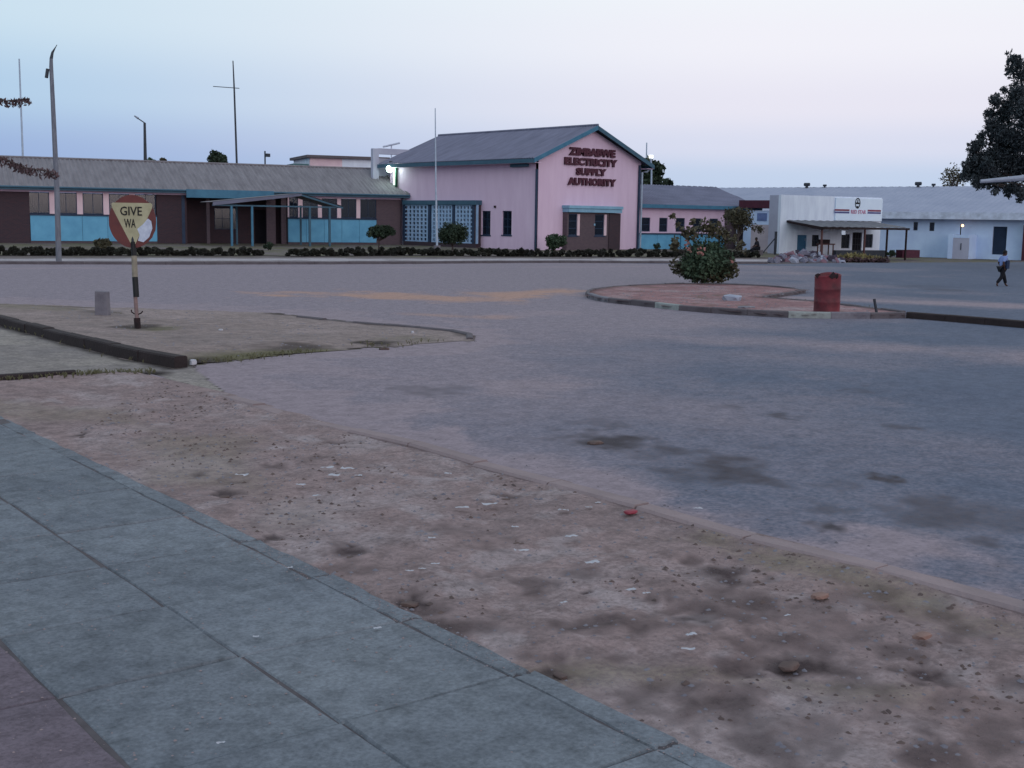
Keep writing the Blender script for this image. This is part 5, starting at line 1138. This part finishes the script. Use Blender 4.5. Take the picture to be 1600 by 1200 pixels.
b = MB(); b.add([tuple(G(1203+k*12, 411.5)-O) for k in range(11)]+[tuple(D(1203+k*12, 411-12*math.sin(math.pi*k/10)**.6, dist_of(G(1260, 411))+1.5)-O) for k in range(11)], [(k, k+1, k+12, k+11) for k in range(10)]); b.build('heap_core', M['joint'], rp)
sp_ = thing('straw_heap', 'low heap of yellow dry stalks and soil right of the rubble', 'heap', G(1342, 410))
leaves_mesh('stalks', [R0*x+Vector((0, 0, z)) for x, z in ((-1, .2), (-.6, .25), (-.2, .3), (.2, .25), (.6, .2), (1, .12), (1.3, .08))], [.3]*7, 900, .09, M['straw'], sp_, 71, squash=.6, elong=4)
leaves_mesh('dark_stalks', [R0*x+Vector((0, 0, .12))-hf*.2 for x in (-1, -.6, -.2, .2, .6, 1, 1.3)], [.3]*7, 700, .1, M['leafr'], sp_, 72, squash=.5, elong=3)
# litter
LT = [(345, 517, .09, 'twisted white paper scrap on the near island sand', .03), (302, 566, .1, 'white plastic bag scrap at the end of the dark kerb', .05), (645, 519, .06, 'tiny white scrap on the worn island kerb', .03)]
for px, py, s_, lb_, z in LT:
    p = G(px, py, z+.03); q = rock('paper_scrap', M['litter'], None, (s_*.6, s_*.45, s_*1.3), int(px), 2); q.location = p; tag(q, lb_, 'litter'); q.scale.z = .5
wl = [(378, 745), (511, 733), (522, 745), (543, 735), (722, 796), (765, 791), (880, 800), (893, 841), (925, 882), (1080, 995), (1075, 1018), (985, 925), (815, 863), (660, 892), (680, 884), (640, 895), (920, 795), (1090, 797), (700, 742), (560, 745), (590, 985), (880, 945), (935, 788), (495, 777), (452, 890), (1010, 930), (345, 1165), (400, 998), (1230, 965), (805, 826), (675, 843), (470, 760)]
r = random.Random(17)
for i, (px, py) in enumerate(wl):
    p = G(px, py, .05); d_ = dist_of(p)/FPX; L_ = r.uniform(13, 22)*d_*(.7 if i > 12 else 1.15); b = MB(); n = 5; vs = []
    for k in range(n+1):
        for s_ in (-1, 1): vs.append(((k/n-.5)*L_, s_*L_*.28*r.uniform(.6, 1), .012+r.uniform(0, .35)*L_*.35))
    b.add(vs, [(2*k, 2*k+2, 2*k+3, 2*k+1) for k in range(n)]); q = b.build('litter_scrap', M['litter']); q.location = p; q.rotation_euler = (0, 0, PHI-R_(90)+r.uniform(-.3, .6))
    own = {0: 'white paper scrap lying alone on the upper verge at left', 4: 'white scrap in the middle of the verge below the kerb', 6: 'brightest white scrap close to the verge kerb', 7: 'bright white scrap below the scrap by the kerb', 8: 'white scrap right of centre on the verge', 9: 'white scrap low on the verge, upper of two', 10: 'white scrap low on the verge, lower of two', 17: 'white scrap on the road just past the verge kerb', 20: 'white scrap on the paving slabs near the bottom', 26: 'white scrap on the paving slab at the bottom left', 27: 'white scrap on the paving slabs left of centre', 31: 'white scrap on the verge nearest the upper pavement edge'}
    if i in own: tag(q, own[i], 'litter')
    else: tag(q, 'tiny faint white paper fleck on the dirt verge', 'litter', 'tiny white paper flecks on the verge')
for px, py, m, lb_ in ((985, 800, 'redlit', 'small red wrapper lying at the verge kerb'), (1281, 931, 'orange', 'small faded orange scrap on the dirt verge, nearer the kerb'), (1441, 993, 'orange', 'small faded orange scrap at the right of the dirt verge')):
    p = G(px, py, .06); q = rock('coloured_scrap', M[m], None, (.07, .045, .02), px, 2); q.location = p; tag(q, lb_, 'litter')
# pebbles, clods and leaves: stuff
def scatter(name, label, cat, n, poly_px, smin, smax, m, seed, flat=.5, zf=None, clump=None):
    r = np.random.default_rng(seed); P = GL(*poly_px); xs = [p.x for p in P]; ys = [p.y for p in P]; X = np.zeros(0); Y = np.zeros(0)
    while len(X) < n:
        x = r.uniform(min(xs), max(xs), n*3); y = r.uniform(min(ys), max(ys), n*3); k = inpoly(x, y, P)
        if clump: k &= fbm(x*clump+seed, y*clump, 4)+r.normal(0, .04, len(x)) > .56
        X = np.concatenate([X, x[k]]); Y = np.concatenate([Y, y[k]])
    X = X[:n]; Y = Y[:n]; Z = zf(X, Y) if zf else np.full(n, .008); s = smin+(smax-smin)*r.random(n)**3; a = r.random(n)*6.28
    base = np.array([(1, 0, 0), (.3, .8, 0), (-.8, .5, 0), (-.7, -.6, 0), (.4, -.9, 0), (.1, 0, 1)]); V = np.repeat(base[None], n, 0)*s[:, None, None]*(r.uniform(.7, 1.3, (n, 6, 3)))
    V[:, :, 2] *= flat; V[:, :5, 2] -= s[:, None]*.1; ca, sa = np.cos(a)[:, None], np.sin(a)[:, None]; VX = V[:, :, 0]*ca-V[:, :, 1]*sa; VY = V[:, :, 0]*sa+V[:, :, 1]*ca
    V = np.stack([VX+X[:, None], VY+Y[:, None], V[:, :, 2]+Z[:, None]], 2).reshape(-1, 3); f = np.array([(0, 1, 5), (1, 2, 5), (2, 3, 5), (3, 4, 5), (4, 0, 5)]); F_ = (f[None]+np.arange(n)[:, None, None]*6).reshape(-1, 3)
    me = bpy.data.meshes.new(name); me.vertices.add(len(V)); me.vertices.foreach_set('co', V.astype(np.float32).ravel()); me.loops.add(F_.size); me.loops.foreach_set('vertex_index', F_.astype(np.int32).ravel()); me.polygons.add(len(F_)); me.polygons.foreach_set('loop_start', np.arange(len(F_), dtype=np.int32)*3); me.polygons.foreach_set('loop_total', np.full(len(F_), 3, np.int32)); me.update(); me.validate()
    return tag(link(name, me, m, kind='stuff'), label, cat)
vp = [(240, 600), (400, 640), (640, 705), (1000, 802), (1380, 900), (1650, 985), (1700, 1250), (1150, 1250), (1000, 1140), (658, 978), (400, 860), (100, 700)]
scatter('verge_pebbles', 'scattered small stones on the dirt verge', 'gravel', 3000, vp, .004, .022, M['conc'], 1, zf=verge_z)
scatter('verge_clods', 'dark soil clods and leaf litter on the dirt verge', 'litter', 1700, vp, .004, .026, M['leaflit'], 2, .5, zf=verge_z, clump=1.6)
rpz = [(300, 575), (900, 520), (1600, 560), (1650, 960), (1380, 885), (1000, 790), (640, 690)]
scatter('road_grit', 'grit and small stones strewn over the dusty road', 'gravel', 2200, rpz, .003, .018, M['concd'], 3)
scatter('island_pebbles', 'small stones on the near island sand', 'gravel', 700, [(0, 480), (430, 495), (720, 524), (500, 548), (300, 568)], .008, .035, M['conc'], 4, zf=sand_z)
scatter('planted_island_pebbles', 'small stones on the red island soil', 'gravel', 500, [(930, 466), (1100, 452), (1250, 462), (1190, 474), (1380, 494), (1100, 484)], .01, .04, M['conc'], 5, zf=lambda x, y: 0*x+.1)
scatter('pavement_edge_grit', 'sand grains and grit drifted over the pavement edge', 'gravel', 2200, [(0, 650), (400, 850), (512, 902), (658, 973), (775, 1031), (1100, 1190), (1050, 1230), (800, 1085), (600, 985), (490, 938), (295, 830), (0, 675)], .001, .006, M['concv'], 8, zf=lambda x, y: 0*x+.05, clump=1.1)
scatter('pavement_grit', 'loose grit scattered on the paving slabs', 'gravel', 900, [(0, 680), (490, 925), (1000, 1190), (1000, 1250), (0, 1250)], .002, .009, M['concv'], 9, zf=lambda x, y: 0*x+.052)
for i, (px, py, s_) in enumerate(((930, 692, .07), (575, 537, .09), (600, 545, .07), (548, 538+335, .035), (640, 944, .04), (1232, 1041, .05), (875, 1056, .03), (350, 777, .035), (128, 684, .03), (790, 781, .03))):
    z = .03 if i > 2 else .02; q = rock('soil_clod', M['leaflit'], None, (s_*1.6, s_, s_*.45), 300+i, 2); q.location = G(px, py, z); q.rotation_euler.z = i*1.3; tag(q, ['dark soil lump on the largest stain of the road', 'dark soil lump left of another on the near island tip', 'dark soil lump right of another on the near island tip', 'dark lump on the verge in the middle of the dirt', 'dark lump close to the pavement edge at mid picture', 'largest dark clod on the verge near the bottom', 'dark lump beside the pavement edge near the bottom', 'lone dark lump on the upper verge near the pavement', 'small dark lump on the verge at the far left', 'dark lump on the verge just below the kerb'][i], 'clod')

# ================================================================ PEOPLE
def person(name, label, base, h, heading, joints, clothes, fat=1.25):
    t = thing(name, label, 'person', (base.x, base.y, base.z), heading)
    def skin(nm, verts, edges, rad, m, root=0, sub=2):
        me = bpy.data.meshes.new(nm); me.from_pydata([tuple(Vector(v)*h) for v in verts], edges, []); o = link(nm, me, m, t); md = o.modifiers.new('skin', 'SKIN')
        for i, rr in enumerate(rad): me.skin_vertices[0].data[i].radius = (rr*h*fat, rr*h*fat)
        me.skin_vertices[0].data[root].use_root = True; md.use_smooth_shade = True; s = o.modifiers.new('sub', 'SUBSURF'); s.levels = sub; s.render_levels = sub; return o
    J = joints
    V = [J['pel'], J['spine'], J['chest'], J['neck'], J['head0'], J['head1'], J['shl'], J['ell'], J['hal'], J['shr'], J['elr'], J['har'], J['hil'], J['knl'], J['anl'], J['tol'], J['hir'], J['knr'], J['anr'], J['tor']]
    E_ = [(0, 1), (1, 2), (2, 3), (3, 4), (4, 5), (2, 6), (6, 7), (7, 8), (2, 9), (9, 10), (10, 11), (0, 12), (12, 13), (13, 14), (14, 15), (0, 16), (16, 17), (17, 18), (18, 19)]
    rd = [.065, .055, .07, .03, .05, .052, .035, .022, .017, .035, .022, .017, .05, .035, .02, .018, .05, .035, .02, .018]
    skin('body', V, E_, rd, M['skin'])
    skin('shirt', [J['pel'], J['spine'], J['chest'], Vector(J['chest'])*.4+Vector(J['neck'])*.6, J['shl'], J['ell'], J['shr'], J['elr']], [(0, 1), (1, 2), (2, 3), (2, 4), (4, 5), (2, 6), (6, 7)], [.075, .07, .082, .04, .045, .032, .045, .032], clothes[0])
    skin('trousers', [Vector(J['pel'])+Vector((0, 0, .01)), J['hil'], J['knl'], Vector(J['anl'])+Vector((0, 0, .03)), J['hir'], J['knr'], Vector(J['anr'])+Vector((0, 0, .03))], [(0, 1), (1, 2), (2, 3), (0, 4), (4, 5), (5, 6)], [.078, .062, .045, .034, .062, .045, .034], clothes[1])
    bm = bmesh.new(); bmesh.ops.create_icosphere(bm, subdivisions=3, radius=.062*h); hd = (Vector(J['head0'])*.3+Vector(J['head1'])*.7)*h
    for v in bm.verts:
        v.co.z *= 1.15
    bmesh.ops.delete(bm, geom=[v for v in bm.verts if v.co.z < -.005*h and v.co.x > -.01*h], context='VERTS'); me = bpy.data.meshes.new('hair'); bm.to_mesh(me); bm.free(); o = link('hair', me, M['hair'], t); o.location = hd+Vector((-.006*h, 0, .008*h))
    b = MB(); f_ = hd+Vector((.05*h, 0, -.012*h))
    b.tube([f_+Vector((0, 0, .01*h)), f_+Vector((.016*h, 0, -.008*h))], [.005*h, .009*h], 6)
    for s_ in (-1, 1): b.tube([hd+Vector((0, s_*.052*h, 0)), hd+Vector((0, s_*.062*h, -.01*h))], .014*h, 6)
    b.build('nose_and_ears', M['skin'], t)
    # hands: palm and five fingers each
    for hand, el, nm in ((J['hal'], J['ell'], 'hand'), (J['har'], J['elr'], 'hand')):
        d = (Vector(hand)-Vector(el)).normalized(); sd2 = Vector((0, 0, 1)).cross(d) if abs(d.z) < .9 else Vector((1, 0, 0)); c = Vector(hand)*h; b = MB()
        b.tube([c, c+d*.045*h], [.016*h, .02*h], 6)
        for q in range(4): o_ = sd2*(q-1.5)*.0095*h; b.tube([c+d*.04*h+o_, c+d*(.065+.004*(q % 2))*h+o_, c+d*(.082+.004*(q % 2))*h+o_+Vector((.006*h, 0, 0))], [.006*h, .0055*h, .004*h], 5)
        b.tube([c+d*.015*h+sd2*.016*h, c+d*.04*h+sd2*.032*h], [.007*h, .005*h], 5); b.build(nm, M['skin'], t)
    return t
pj = dict(pel=(0, 0, .53), spine=(.01, 0, .64), chest=(.03, 0, .76), neck=(.045, 0, .85), head0=(.055, 0, .89), head1=(.065, 0, .94), shl=(.03, .1, .80), ell=(-.04, .13, .66), hal=(.04, .12, .54), shr=(.03, -.1, .80), elr=(-.06, -.13, .67), har=(-.02, -.13, .54),
          hil=(0, .05, .5), knl=(.1, .05, .29), anl=(.17, .05, .05), tol=(.24, .05, .02), hir=(0, -.05, .5), knr=(-.02, -.05, .28), anr=(-.17, -.05, .07), tor=(-.13, -.05, .02))
pb_ = G(1564, 448); hp = 57*dist_of(pb_)/FPX
w1 = person('person', 'person in pale blue shirt and black trousers walking across the road at right', pb_, hp, PHI-R_(90)+R_(12), pj, (M['shirt'], M['trousers']))
b = MB(); b.box(-.0, .09, -.2, -.13, .5, .72); o = MB()
o.v = [tuple(Vector(v)*hp) for v in b.v]; o.f = b.f; tag(o.build('shoulder_bag', M['bag'], None, .01), 'dark blue bag carried by the walking person', 'bag').matrix_world = w1.matrix_world if False else Matrix.Translation(w1.location) @ Matrix.Rotation(w1.rotation_euler.z, 4, 'Z')
sj = dict(pel=(0, 0, .3), spine=(.01, 0, .41), chest=(.04, 0, .53), neck=(.07, 0, .62), head0=(.09, 0, .66), head1=(.1, 0, .71), shl=(.05, .1, .57), ell=(.1, .12, .43), hal=(.22, .08, .36), shr=(.05, -.1, .57), elr=(.1, -.13, .43), har=(.22, -.08, .36),
          hil=(.02, .06, .29), knl=(.25, .08, .3), anl=(.3, .08, .07), tol=(.38, .08, .02), hir=(.02, -.06, .29), knr=(.25, -.06, .26), anr=(.42, -.06, .06), tor=(.47, -.06, .09))
s0 = D(1184, 396, 79); s0.z = .0
person('person', 'person in dark clothes sitting on a block behind the hedge left of the store', s0, 1.5, PHI+R_(90)+R_(10), sj, (M['tee'], M['trousers']))
b = MB(); b.box(-.25, .25, -.25, .25, 0, .33); q = tag(b.build('seat_block', M['concd'], bevel=.02), 'concrete block the dark dressed person sits on', 'block'); q.location = s0
print('objects', len(bpy.data.objects))
